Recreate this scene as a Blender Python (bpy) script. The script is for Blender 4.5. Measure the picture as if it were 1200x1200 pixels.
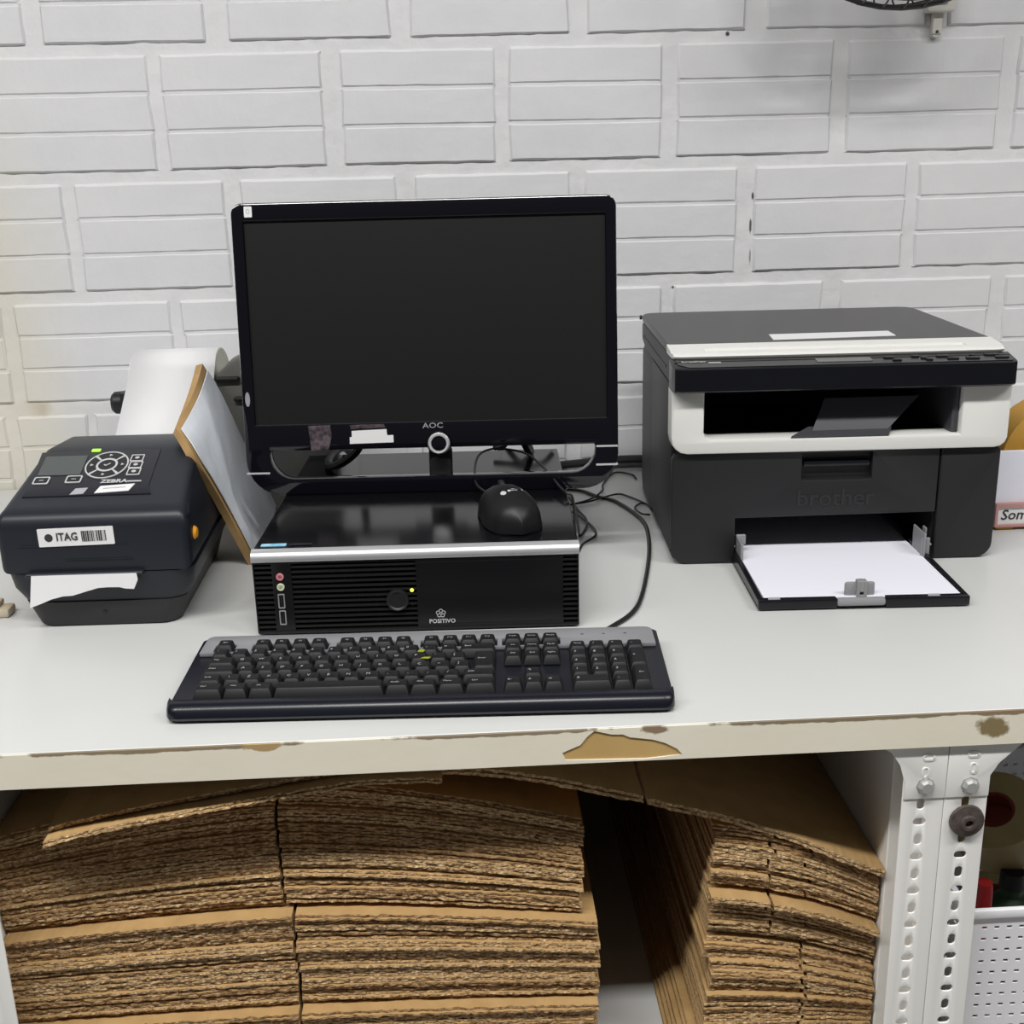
import bpy, bmesh, math, random
from mathutils import Vector, Matrix
R = math.radians
random.seed(7)
for o in list(bpy.data.objects): bpy.data.objects.remove(o)
SC = bpy.context.scene; COL = SC.collection
T = 0.90                                  # height of the bench top above the floor

# ---------------------------------------------------------------- camera
F_PX, PITCH, YAW, ROLL = 1368.44, 0.29766, 0.04099, -0.025556
cd = bpy.data.cameras.new('camera'); cam = bpy.data.objects.new('camera', cd); COL.objects.link(cam)
cd.sensor_width = 36.0; cd.sensor_fit = 'HORIZONTAL'; cd.lens = F_PX / 1200 * 36; cd.clip_start = .02
_f = Vector((math.sin(YAW)*math.cos(PITCH), math.cos(YAW)*math.cos(PITCH), -math.sin(PITCH)))
_r = Vector((math.cos(YAW), -math.sin(YAW), 0)); _u = _r.cross(_f)
_r2 = math.cos(ROLL)*_r + math.sin(ROLL)*_u; _u2 = -math.sin(ROLL)*_r + math.cos(ROLL)*_u
M = Matrix.Identity(4)
for i in range(3): M[i][0], M[i][1], M[i][2] = _r2[i], _u2[i], -_f[i]
M.translation = (0, -1.75746, T + .47295); cam.matrix_world = M
SC.camera = cam

# ---------------------------------------------------------------- world, lamps, exposure
w = bpy.data.worlds.new('world'); SC.world = w; w.use_nodes = True
w.node_tree.nodes['Background'].inputs[0].default_value = (.97, .985, 1, 1)
w.node_tree.nodes['Background'].inputs[1].default_value = .06
def area(name, loc, sx, sy, power, target, col=(1, 1, 1)):
    l = bpy.data.lights.new(name, 'AREA'); l.shape = 'RECTANGLE'; l.size = sx; l.size_y = sy; l.energy = power; l.color = col
    o = bpy.data.objects.new(name, l); COL.objects.link(o); o.location = loc
    o.rotation_euler = (Vector(target) - Vector(loc)).to_track_quat('-Z', 'Y').to_euler(); return o
for nm_, lx_, pw in (('middle', -.15, 43.5), ('left', -1.75, 32), ('right', 1.75, 32)):
    area('ceiling_tube_' + nm_ + '_offscreen', (lx_, -1.74, T + 1.95), 1.4, .14, pw, (lx_, -1.50, 0), (1, .99, .97))
SC.view_settings.view_transform = 'Standard'; SC.view_settings.look = 'None'
SC.view_settings.gamma = 1; SC.view_settings.use_curve_mapping = False; SC.view_settings.exposure = 0.0

# ---------------------------------------------------------------- materials
MATS = {}
def mat(name, col, rough=.5, metal=0, bump=None, var=None, coat=0, emit=None, spec=None, trans=0, stain=None):
    m = bpy.data.materials.new(name); m.use_nodes = True; nt = m.node_tree; b = nt.nodes['Principled BSDF']
    b.inputs['Base Color'].default_value = (*col, 1); b.inputs['Roughness'].default_value = rough
    b.inputs['Metallic'].default_value = metal; b.inputs['Coat Weight'].default_value = coat; b.inputs['Coat Roughness'].default_value = .03
    if spec is not None: b.inputs['Specular IOR Level'].default_value = spec
    if trans: b.inputs['Transmission Weight'].default_value = trans
    if emit: b.inputs['Emission Color'].default_value = (*emit[:3], 1); b.inputs['Emission Strength'].default_value = emit[3]
    tc = None
    if bump or var or stain: tc = nt.nodes.new('ShaderNodeTexCoord')
    if bump:
        n = nt.nodes.new('ShaderNodeTexNoise'); n.inputs['Scale'].default_value = bump[0]; n.inputs['Detail'].default_value = 5
        nt.links.new(tc.outputs['Object'], n.inputs['Vector'])
        bp = nt.nodes.new('ShaderNodeBump'); bp.inputs['Strength'].default_value = bump[1]; bp.inputs['Distance'].default_value = bump[2] if len(bump) > 2 else .002
        nt.links.new(n.outputs['Fac'], bp.inputs['Height']); nt.links.new(bp.outputs['Normal'], b.inputs['Normal'])
    last = None
    if var:
        n = nt.nodes.new('ShaderNodeTexNoise'); n.inputs['Scale'].default_value = var[0]; n.inputs['Detail'].default_value = 4
        nt.links.new(tc.outputs['Object'], n.inputs['Vector'])
        cr = nt.nodes.new('ShaderNodeValToRGB'); cr.color_ramp.elements[0].position = .3; cr.color_ramp.elements[1].position = .7
        cr.color_ramp.elements[0].color = (*col, 1); cr.color_ramp.elements[1].color = (*var[1], 1)
        nt.links.new(n.outputs['Fac'], cr.inputs['Fac']); nt.links.new(cr.outputs['Color'], b.inputs['Base Color']); last = cr.outputs['Color']
    if stain:                             # patches with an outline of their own: (cx, cz, rx, rz, noise scale, noise amount, colour)
        g = nt.nodes.new('ShaderNodeNewGeometry')
        sep = nt.nodes.new('ShaderNodeSeparateXYZ'); nt.links.new(g.outputs['Position'], sep.inputs[0])
        def mth(op, a, c=None):
            k = nt.nodes.new('ShaderNodeMath'); k.operation = op
            for i, v in enumerate((a, c)):
                if v is None: continue
                if isinstance(v, (int, float)): k.inputs[i].default_value = v
                else: nt.links.new(v, k.inputs[i])
            return k.outputs[0]
        for (cx, cz, rx, rz, ns, na, sc_, soft) in stain:
            dx = mth('DIVIDE', mth('SUBTRACT', sep.outputs['X'], cx), rx); dz = mth('DIVIDE', mth('SUBTRACT', sep.outputs['Z'], cz), rz)
            d = mth('SQRT', mth('ADD', mth('MULTIPLY', dx, dx), mth('MULTIPLY', dz, dz)))
            n = nt.nodes.new('ShaderNodeTexNoise'); n.inputs['Scale'].default_value = ns; n.inputs['Detail'].default_value = 6
            nt.links.new(g.outputs['Position'], n.inputs['Vector'])
            e = mth('ADD', d, mth('MULTIPLY', mth('SUBTRACT', n.outputs['Fac'], .5), na))
            mr = nt.nodes.new('ShaderNodeMapRange'); mr.inputs['From Min'].default_value = 1 + soft; mr.inputs['From Max'].default_value = 1 - soft
            nt.links.new(e, mr.inputs['Value'])
            mx = nt.nodes.new('ShaderNodeMix'); mx.data_type = 'RGBA'
            nt.links.new(mr.outputs['Result'], mx.inputs['Factor'])
            if last is None: mx.inputs[6].default_value = (*col, 1)
            else: nt.links.new(last, mx.inputs[6])
            mx.inputs[7].default_value = (*sc_, 1); last = mx.outputs[2]
        nt.links.new(last, b.inputs['Base Color'])
    MATS[name] = m; return m
wall_stains = [(-.70, T+.28, .09, .30, 9, 1.3, (.70, .675, .61), .5), (-.652, T+.123, .030, .012, 45, 1.0, (.44, .33, .21), .3), (.4385, T+.405, .0016, .005, 200, .8, (.08, .07, .06), .3), (.4370, T+.362, .0018, .009, 200, .8, (.10, .09, .08), .3), (.4375, T+.318, .0014, .010, 200, .8, (.30, .29, .28), .3), (.3945, T+.6275, .003, .003, 200, .6, (.05, .05, .05), .3), (.322, T+.2755, .0018, .002, 200, .6, (.08, .08, .08), .3),
               (-.68, T+.05, .08, .15, 12, 1.3, (.70, .67, .59), .5)]
mat('brick_paint', (.735, .735, .745), .55, bump=(38, .30, .004), var=(9, (.69, .69, .705)), stain=wall_stains)
mat('mortar_paint', (.745, .745, .75), .6, bump=(26, .55, .006), var=(14, (.70, .70, .71)), stain=wall_stains)
mat('floor', (.35, .34, .33), .5, var=(6, (.30, .29, .28)))
mat('laminate', (.605, .61, .60), .34, bump=(220, .04, .0005), var=(5, (.58, .585, .57)))
DZ = T
mat('edge_cream', (.86, .81, .68), .5, bump=(90, .2, .001), var=(12, (.83, .775, .635)), stain=[
    (.452, DZ-.015, .013, .010, 120, 1.6, (.25, .19, .09), .2),
    (.155, DZ-.003, .012, .004, 160, 1.2, (.28, .2, .13), .15), (-.27, DZ-.001, .11, .0028, 60, 1.4, (.28, .22, .14), .1), (-.18, DZ-.002, .015, .005, 90, 1.2, (.45, .31, .15), .1),
    (.02, DZ-.001, .09, .0024, 70, 1.4, (.28, .22, .15), .1), (.33, DZ-.001, .12, .0030, 70, 1.4, (.25, .2, .13), .1), (.47, DZ-.001, .05, .0032, 70, 1.2, (.28, .2, .12), .1)])
mat('steel_paint', (.93, .92, .885), .42, bump=(70, .1, .001), var=(10, (.89, .88, .845)))
mat('zinc', (.42, .42, .41), .5, .3, bump=(150, .2, .0006))
mat('rusty', (.06, .046, .040), .65, .3, bump=(180, .5, .001), var=(120, (.13, .105, .09)))
mat('kraft', (.47, .30, .125), .85, bump=(160, .35, .0015), var=(45, (.40, .245, .095)))
mat('kraft_edge', (.86, .62, .34), .9, bump=(420, .9, .002), var=(330, (.20, .095, .035)))
mat('kraft_edge2', (.58, .37, .18), .9, bump=(420, .9, .002), var=(260, (.15, .07, .026)))
mat('gloss_black', (.004, .004, .007), .08, coat=.3)
mat('bezel_side', (.02, .02, .03), .3)
mat('screen', (.0085, .0083, .0082), .42, spec=.36)
mat('black_plastic', (.010, .010, .011), .45, bump=(400, .05, .0005))
mat('black_matte', (.008, .008, .009), .6)
mat('pc_top', (.004, .004, .005), .16, spec=.32)
mat('pc_front', (.006, .006, .007), .35, spec=.35)
mat('slat', (.009, .009, .0088), .40)
mat('silver', (.62, .62, .64), .30, .6)
mat('chrome', (.92, .92, .93), .25, .55)
mat('kb_body', (.006, .007, .012), .28, spec=.4)
mat('key', (.008, .0085, .0095), .5, bump=(500, .08, .0004), spec=.35)
mat('kb_silver', (.27, .27, .285), .45, .15)
mat('legend', (.35, .35, .35), .6)
mat('lime_mark', (.30, .33, .02), .6)
mat('mouse_body', (.007, .007, .008), .45, spec=.4)
mat('mouse_logo', (.6, .6, .62), .4)
mat('red_plastic', (.20, .006, .006), .4)
mat('cable', (.010, .010, .010), .45)
mat('print_charcoal', (.0125, .0130, .0140), .48, bump=(600, .10, .0004), spec=.42)
mat('print_lid', (.0165, .0160, .0160), .34, bump=(600, .12, .0004))
mat('print_white', (.72, .715, .68), .38)
mat('print_panel', (.006, .0065, .009), .25, spec=.4)
mat('print_paneltop', (.012, .012, .013), .26)
mat('print_logo', (.016, .0155, .016), .45)
mat('flap', (.05, .052, .058), .35)
mat('lcd_grey', (.12, .12, .115), .25)
mat('clip_grey', (.25, .25, .26), .45)
mat('paper', (.80, .80, .88), .7)
mat('sticker_white', (.76, .76, .76), .55)
mat('sticker_dirty', (.62, .61, .57), .6, var=(90, (.72, .71, .68)))
mat('sticker_dark', (.012, .009, .012), .4, var=(160, (.13, .10, .115)))
mat('sticker_grey', (.38, .38, .40), .5)
mat('blue_sticker', (.08, .45, .72), .4, var=(70, (.7, .85, .9)))
mat('ink', (.03, .03, .03), .6)
mat('ink_grey', (.45, .45, .46), .6)
mat('label_body', (.0125, .0150, .0215), .40, bump=(500, .08, .0004), spec=.4)
mat('label_base', (.020, .020, .021), .5, bump=(500, .08, .0004), spec=.4)
mat('label_panel', (.010, .011, .017), .35, spec=.4)
mat('lcd', (.07, .08, .078), .25)
mat('btn', (.008, .008, .01), .4)
mat('btn_line', (.50, .50, .51), .5)
mat('green_led', (.3, .6, .05), .4, emit=(.35, .85, .05, .9))
mat('yellow_led', (.7, .7, .1), .4, emit=(.75, .85, .1, 1.2))
mat('bare_wood', (.58, .385, .15), .7, bump=(60, .3, .001), var=(25, (.52, .34, .12)))
mat('orange', (.85, .36, .02), .4)
mat('label_paper', (.80, .80, .81), .6)
mat('roll_side', (.52, .52, .44), .8, bump=(300, .3, .001))
mat('grey_plastic', (.15, .15, .14), .5, bump=(120, .2, .001), var=(20, (.11, .11, .10)))
mat('pink_jack', (.62, .22, .25), .4)
mat('green_jack', (.62, .66, .45), .4)
mat('white_sheet', (.80, .845, .90), .6, bump=(14, .5, .01), var=(8, (.74, .78, .84)))
mat('basket_white', (.90, .90, .92), .45)
mat('tape_tan', (.46, .36, .17), .5, var=(30, (.40, .31, .14)))
mat('tape_core', (.24, .04, .02), .7)
mat('dark_green', (.02, .06, .02), .5)
mat('pink_frame', (.52, .27, .25), .45)
mat('yellow_kraft', (.55, .30, .05), .6)
mat('offcut', (.42, .31, .18), .7, var=(40, (.60, .54, .42)))
mat('fan_wire', (.012, .011, .010), .4)
mat('fan_white', (.66, .64, .58), .5)

# ---------------------------------------------------------------- helpers
def new_mesh(name, verts, faces, m=None, smooth=None):
    me = bpy.data.meshes.new(name); me.from_pydata([tuple(v) for v in verts], [], faces); me.update()
    if m: me.materials.append(MATS[m])
    if smooth is not None: sm(me, smooth)
    return me
def sm(me, ang=35):
    me.polygons.foreach_set('use_smooth', [True]*len(me.polygons)); me.set_sharp_from_angle(angle=R(ang))
def obj(name, me, parent=None, loc=(0, 0, 0), rot=(0, 0, 0), m=None, label=None):
    if m and not me.materials: me.materials.append(MATS[m])
    o = bpy.data.objects.new(name, me); COL.objects.link(o); o.location = loc; o.rotation_euler = rot
    if parent: o.parent = parent
    if label: o['label'] = label
    return o
def thing(name, label, cat, loc=(0, 0, 0), rz=0, group=None):
    o = bpy.data.objects.new(name, None); COL.objects.link(o); o.location = loc; o.rotation_euler = (0, 0, R(rz)); o.empty_display_size = .05
    return tag(o, label, cat, group)
def tag(o, label, cat, group=None):
    o['label'] = label; o['category'] = cat
    if group: o['group'] = group
    return o
def from_bm(bm, name='m', m=None, smooth=35):
    me = bpy.data.meshes.new(name); bm.normal_update(); bm.to_mesh(me); bm.free()
    if m: me.materials.append(MATS[m])
    if smooth: sm(me, smooth)
    return me
def rbox(x0, x1, y0, y1, z0, z1, b=.002, seg=2, m=None, tf=None):
    bm = bmesh.new(); r = bmesh.ops.create_cube(bm, size=1)
    for v in bm.verts:
        v.co = (x0 + (v.co.x+.5)*(x1-x0), y0 + (v.co.y+.5)*(y1-y0), z0 + (v.co.z+.5)*(z1-z0))
        if tf: v.co = tf(v.co)
    if b > 0: bmesh.ops.bevel(bm, geom=bm.edges[:], offset=b, segments=seg, affect='EDGES', profile=.5)
    return from_bm(bm, m=m)
def join(*mes):
    bm = bmesh.new()
    for me in mes: bm.from_mesh(me)
    mats = [mm for mm in mes[0].materials]; out = bpy.data.meshes.new('m'); bm.to_mesh(out); bm.free()
    for mm in mats: out.materials.append(mm)
    return out
def rr(x0, x1, z0, z1, r=.004, n=5):      # rounded rectangle outline; r may be (bl, br, tr, tl)
    if not isinstance(r, (tuple, list)): r = (r,)*4
    pts = []
    for (cx, cz, a0, rad) in ((x0, z0, 180, r[0]), (x1, z0, 270, r[1]), (x1, z1, 0, r[2]), (x0, z1, 90, r[3])):
        sx = 1 if cx == x0 else -1; sz = 1 if cz == z0 else -1
        if rad <= 0: pts.append((cx, cz)); continue
        for k in range(n+1):
            a = R(a0 + 90*k/n); pts.append((cx + sx*rad + rad*math.cos(a), cz + sz*rad + rad*math.sin(a)))
    return pts
def ell(cx, cz, rx, rz, n=24): return [(cx + rx*math.cos(2*math.pi*k/n), cz + rz*math.sin(2*math.pi*k/n)) for k in range(n)]
def plate(outline, holes=(), y0=0, th=.002, bev=0, m=None, flat=False, smooth=30):
    """A plate cut from a 2D outline with holes; stands in XZ with its front at y0 (flat=True: lies in XY with its top at y0)."""
    cu = bpy.data.curves.new('c', 'CURVE'); cu.dimensions = '2D'; cu.fill_mode = 'BOTH'
    cu.extrude = max(th/2 - bev, 1e-5); cu.bevel_depth = bev; cu.bevel_resolution = 1; cu.offset = -bev
    for poly in [outline, *holes]:
        s = cu.splines.new('POLY'); s.points.add(len(poly)-1); s.use_cyclic_u = True
        for p, q in zip(s.points, poly): p.co = (q[0], q[1], 0, 1)
    o = bpy.data.objects.new('c', cu); COL.objects.link(o)
    me = bpy.data.meshes.new_from_object(o); bpy.data.objects.remove(o); bpy.data.curves.remove(cu)
    for v in me.vertices:
        x, y, z = v.co
        v.co = (x, y, y0 - th/2 + z) if flat else (x, y0 + th/2 - z, y)
    bm = bmesh.new(); bm.from_mesh(me); bmesh.ops.remove_doubles(bm, verts=bm.verts[:], dist=1e-6); bm.to_mesh(me); bm.free()
    me.materials.clear()
    if m: me.materials.append(MATS[m])
    if smooth: sm(me, smooth)
    return me
def text(s, size, m, y0=0, cx=0, cz=0, bold=0, sx=1.0, flat=False, shear=0, align='CENTER'):
    cu = bpy.data.curves.new('t', 'FONT'); cu.body = s; cu.size = size; cu.align_x = align; cu.align_y = 'CENTER'; cu.extrude = .0001; cu.offset = bold; cu.shear = shear; cu.resolution_u = 2
    o = bpy.data.objects.new('t', cu); COL.objects.link(o); bpy.context.view_layer.update()
    me = bpy.data.meshes.new_from_object(o); bpy.data.objects.remove(o); bpy.data.curves.remove(cu)
    for v in me.vertices:
        x, y, z = v.co
        v.co = (cx + x*sx, cz + y, y0 + z) if flat else (cx + x*sx, y0 - z, cz + y)
    me.materials.clear(); me.materials.append(MATS[m]); return me
def loft(rings, m=None, caps=True, smooth=40, closed=True):
    n = len(rings[0]); vs = [p for r in rings for p in r]; fs = []
    for i in range(len(rings)-1):
        for k in range(n if closed else n-1):
            a = i*n+k; b = i*n+(k+1) % n; fs.append((a, b, b+n, a+n))
    if caps: fs.append(tuple(range(n))[::-1]); fs.append(tuple((len(rings)-1)*n+k for k in range(n)))
    me = new_mesh('m', vs, fs, m)
    bm = bmesh.new(); bm.from_mesh(me); bmesh.ops.recalc_face_normals(bm, faces=bm.faces[:]); bm.to_mesh(me); bm.free()
    sm(me, smooth); return me
def lathe(prof, n=24, m=None, axis='z', c=(0, 0, 0), smooth=35):
    """prof: (radius, height) pairs, closed to the axis where the radius is 0."""
    rings = []
    for r, h in prof:
        ring = []
        for k in range(n):
            a = 2*math.pi*k/n; x, y = max(r, 1e-5)*math.cos(a), max(r, 1e-5)*math.sin(a)
            p = {'z': (x, y, h), 'y': (x, -h, y), 'x': (h, x, y)}[axis]; ring.append((p[0]+c[0], p[1]+c[1], p[2]+c[2]))
        rings.append(ring)
    return loft(rings, m, smooth=smooth)
def spline(pts, sub=6):
    P = [Vector(p) for p in pts]; out = []
    for i in range(len(P)-1):
        a = P[max(i-1, 0)]; b = P[i]; c = P[i+1]; d = P[min(i+2, len(P)-1)]
        for k in range(sub):
            t = k/sub
            out.append(.5*((2*b) + (c-a)*t + (2*a-5*b+4*c-d)*t*t + (3*b-a-3*c+d)*t**3))
    out.append(P[-1]); return out
def tube(pts, r, m, n=8, sub=6, smooth=True):
    P = spline(pts, sub) if smooth else [Vector(p) for p in pts]
    rings = []; up = Vector((0, 0, 1)); prev = None
    for i, p in enumerate(P):
        t = (P[min(i+1, len(P)-1)] - P[max(i-1, 0)]).normalized()
        a = prev - t*prev.dot(t) if prev is not None else (up - t*up.dot(t))
        if a.length < 1e-4: a = Vector((1, 0, 0)) - t*t.x
        a.normalize(); prev = a; b = t.cross(a)
        rings.append([p + (a*math.cos(2*math.pi*k/n) + b*math.sin(2*math.pi*k/n))*r for k in range(n)])
    return loft(rings, m)
def struct(o): o['kind'] = 'structure'; return o

# ================================================================ the setting
fl = struct(obj('floor', rbox(-3, 3, -4, .10, -.05, 0, 0, m='floor')))
wall = struct(obj('wall_back', new_mesh('m', *(lambda nx, nz: ([(-2.2 + 4.4*i/nx, .0035 + random.uniform(-.0012, .0012), 2.6*j/nz) for j in range(nz+1) for i in range(nx+1)] + [(-2.2, .12, 0), (2.2, .12, 0), (2.2, .12, 2.6), (-2.2, .12, 2.6)],
    [(j*(nx+1)+i, j*(nx+1)+i+1, (j+1)*(nx+1)+i+1, (j+1)*(nx+1)+i) for j in range(nz) for i in range(nx)] + [((nx+1)*(nz+1)+1, (nx+1)*(nz+1), (nx+1)*(nz+1)+3, (nx+1)*(nz+1)+2)]))(240, 140), m='mortar_paint')))
sm(wall.data, 80)
def brick_mesh(wd, h, seed):
    """A painted hollow clay block: three raised bands with two shallow grooves, softened and slightly uneven edges."""
    rnd = random.Random(seed); g = .0032; prof = []
    bands = 3; bh = h/bands
    for k in range(bands):
        a = -h/2 + k*bh; b = a + bh
        lo = a + (0 if k == 0 else .0022); hi = b - (0 if k == bands-1 else .0016)
        if k == 0: prof += [(lo, .008), (lo + .0006, .002), (lo + .003, -.0006)]
        else: prof += [(lo, .0012), (lo + .0022, -.0006)]
        if k == bands-1: prof += [(hi - .004, -.0006), (hi - .001, .002), (hi, .008)]
        else: prof += [(hi - .0012, -.0006), (hi, .0012)]
    xs = [-wd/2, -wd/2 + .0012, -wd/2 + .004] + [-wd/2 + .004 + (wd-.008)*i/8 for i in range(1, 8)] + [wd/2 - .004, wd/2 - .0012, wd/2]
    jl = [rnd.uniform(-.0016, .0016) for _ in prof]; jr = [rnd.uniform(-.0016, .0016) for _ in prof]
    rings = []
    for i, x in enumerate(xs):
        ring = []
        for k, (z, y) in enumerate(prof):
            e = .008 if i in (0, len(xs)-1) else (.0025 if i in (1, len(xs)-2) else 0)
            j = jl[k] if i < 3 else (jr[k] if i > len(xs)-4 else 0)
            zz = z + rnd.uniform(-.0005, .0005)
            ring.append((x + j, max(y, e) if e else y, zz))
        rings.append(ring)
    return loft(rings, 'brick_paint', caps=False, closed=False, smooth=25)
courses = {                                # bottom, top, and the measured block edges along the wall
    0: (.632, .786, [-.784, -.582, -.558, -.336, -.304, -.08, -.054, .17, .195, .42, .449, .678, .708, .93]),
    1: (.4625, .617, [-.645, -.42, -.404, -.179, -.155, .064, .082, .302, .323, .548, .57, .795, .817, 1.04]),
    2: (.2955, .447, [-.785, -.56, -.544, -.33, -.309, -.083, -.058, .169, .19, .416, .44, .667, .684, .908]),
    3: (.133, .279, [-.895, -.671, -.653, -.426, -.41, -.185, -.165, .06, .08, .305, .323, .55, .577, .808, .83, 1.05]),
    4: (-.035, .1126, [-.91, -.688, -.672, -.566, -.557, -.33, -.31, -.085, -.065, .16, .18, .405, .425, .655, .675, .90])}
rows = []
for k in range(-6, 9):
    if k == 0: rows += [courses[c] for c in range(5)]
    zt = .632 + .1685*k
    if k >= 1: rows.append((zt, zt + .154, [(-.9 + .12*(k % 2)) + .2475*(i//2) + (.225 if i % 2 else 0) for i in range(14)]))
    if k < -1:
        zz = -.035 + .1685*(k+1); rows.append((zz, zz + .15, [(-.9 + .12*(k % 2)) + .2475*(i//2) + (.225 if i % 2 else 0) for i in range(14)]))
bi = 0
for (zb, zt, xs) in rows:
    if T + zb < .05 or T + zt > 2.3: continue
    ext = list(xs)
    ext = [xs[0]-.245, xs[0]-.02] + ext + [xs[-1]+.02, xs[-1]+.245]
    for a, b in zip(ext[0::2], ext[1::2]):
        bi += 1
        o = obj('brick', brick_mesh(b-a, zt-zb, bi), wall, ((a+b)/2, 0, T + (zb+zt)/2), (0, R(random.uniform(-.35, .35)), R(random.uniform(-.12, .12))))

# ================================================================ the bench
YF = -.8593
bench = thing('workbench', 'white laminate bench top with chipped cream edge on slotted steel posts', 'workbench', (0, -.43, 0))
def bl(me): # world -> bench-local
    for v in me.vertices: v.co.y += .43
    return me
obj('bench_top', bl(rbox(-1.1, 1.25, YF+.0025, -.004, T-.032, T, .0008, 1, 'laminate')), bench)
chip = [(0.075, -0.0216), (0.0774, -0.0286), (0.1472, -0.0308), (0.1794, -0.0283), (0.1744, -0.0225), (0.1644, -0.0166), (0.1532, -0.0126), (0.1335, -0.0095), (0.1273, -0.0065), (0.1175, -0.006), (0.1028, -0.0019), (0.0966, -0.007), (0.0905, -0.0149), (0.0818, -0.0185)]
eb = obj('edge_band', bl(plate(rr(-1.1, 1.25, T-.0325, T-.0004, 0, 1), [[(x, T+z) for x, z in chip]], YF, .0025, 0, 'edge_cream', smooth=0)), bench, label='cream edge strip with a bare tan chipped patch')
obj('bare_patch', bl(rbox(.06, .20, YF+.0012, YF+.003, T-.032, T-.002, 0, m='bare_wood')), eb, label='bare tan wood where the edge strip is chipped off')
# slotted angle posts
def slot(cx, cz, vert, l=.0115, wd=.0072):
    if vert: l, wd = wd, l
    r = min(l, wd)*.48; return rr(cx-l/2, cx+l/2, cz-wd/2, cz+wd/2, r, 4)
def post(x0, x1, holex, ph, left_flange, solid_top):
    hs = []; z = T - .0927; k = 0
    while z > .03:
        hs.append(slot(holex, z, (k+ph) % 2 == 0)); z -= .01815; k += 1
    p = obj('post', bl(plate(rr(x0, x1, .0, T-.0325, .001, 2), hs, -.8525, .002, .0004, 'steel_paint')), bench)
    xx = x0 if left_flange else x1-.002
    obj('flange', bl(rbox(xx, xx+.002, -.8505, -.815, .0, T-.0325, .0003, 1, 'steel_paint')), p)
    return p
pA = post(.3795, .4172, .3968, 0, False, 0); pB = post(.4180, .4570, .4375, 0, True, 0); pC = post(-.466, -.4268, -.4475, 0, True, 0)
pD = post(-.506, -.4672, -.489, 0, False, 0)
def gusset(pts, y=-.8540):
    obj('gusset', bl(plate([(x, T+z) for x, z in pts], [], y, .0015, .0003, 'steel_paint')), bench)
gusset([(.3560, -.0328), (.4172, -.0328), (.4172, -.0865), (.3800, -.0865), (.3800, -.0700), (.3745, -.0520), (.3665, -.0400)])
gusset([(.4180, -.0328), (.4860, -.0328), (.4640, -.0540), (.4570, -.0660), (.4570, -.0865), (.4180, -.0865)])
gusset([(-.466, -.0328), (-.405, -.0328), (-.4230, -.0480), (-.4268, -.0650), (-.4268, -.0865), (-.466, -.0865)])
for (x, z) in ((.3988, -.0738), (.4392, -.0751), (-.447, -.0738)):
    b = obj('bolt', bl(lathe([(0, .0055), (.0052, .0055), (.0072, .0035), (.0075, .0005), (.0085, .0005), (.0085, 0), (0, 0)], 8, 'zinc', 'y', (x, -.8540, T+z), 20)), bench)
obj('knob_bolt', bl(lathe([(0, .0035), (.0035, .0035), (.0038, .0075), (.0068, .0075), (.0074, .0045), (.0115, .0038), (.0155, .0030), (.0160, 0), (0, 0)], 20, 'rusty', 'y', (.4393, -.8535, T-.1107), 40)), bench, label='rusty round bolt head with washer')
for x, z in ((.4005, -.046), (.4405, -.0445), (.3985, -.061), (.4415, -.0585)):   # embossed half-slots on the gussets
    obj('embossed_slot', bl(plate(slot(x, T+z, z < -.055, .011, .0065), [slot(x-.0012, T+z+.0014, z < -.055, .0095, .0050)], -.8546, .0008, .0002, 'steel_paint')), bench)
obj('side_panel', bl(rbox(.3860, .4505, -.812, -.05, .02, T-.033, .001, 1, 'steel_paint')), bench)
obj('side_panel', bl(rbox(-.5060, -.4475, -.812, -.05, .02, T-.033, .001, 1, 'steel_paint')), bench)
SH = T - .41
obj('shelf', bl(rbox(-.4470, .3855, -.845, -.03, SH-.025, SH, .001, 1, 'laminate')), bench)
obj('shelf', bl(rbox(.4510, 1.15, -.845, -.03, SH-.025, SH, .001, 1, 'laminate')), bench)
obj('added_backing', bl(rbox(-.447, .3855, -.028, -.020, .02, T-.033, .001, 1, 'kraft')), bench)  # board added to close the bay so the gap between piles stays dark

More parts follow.
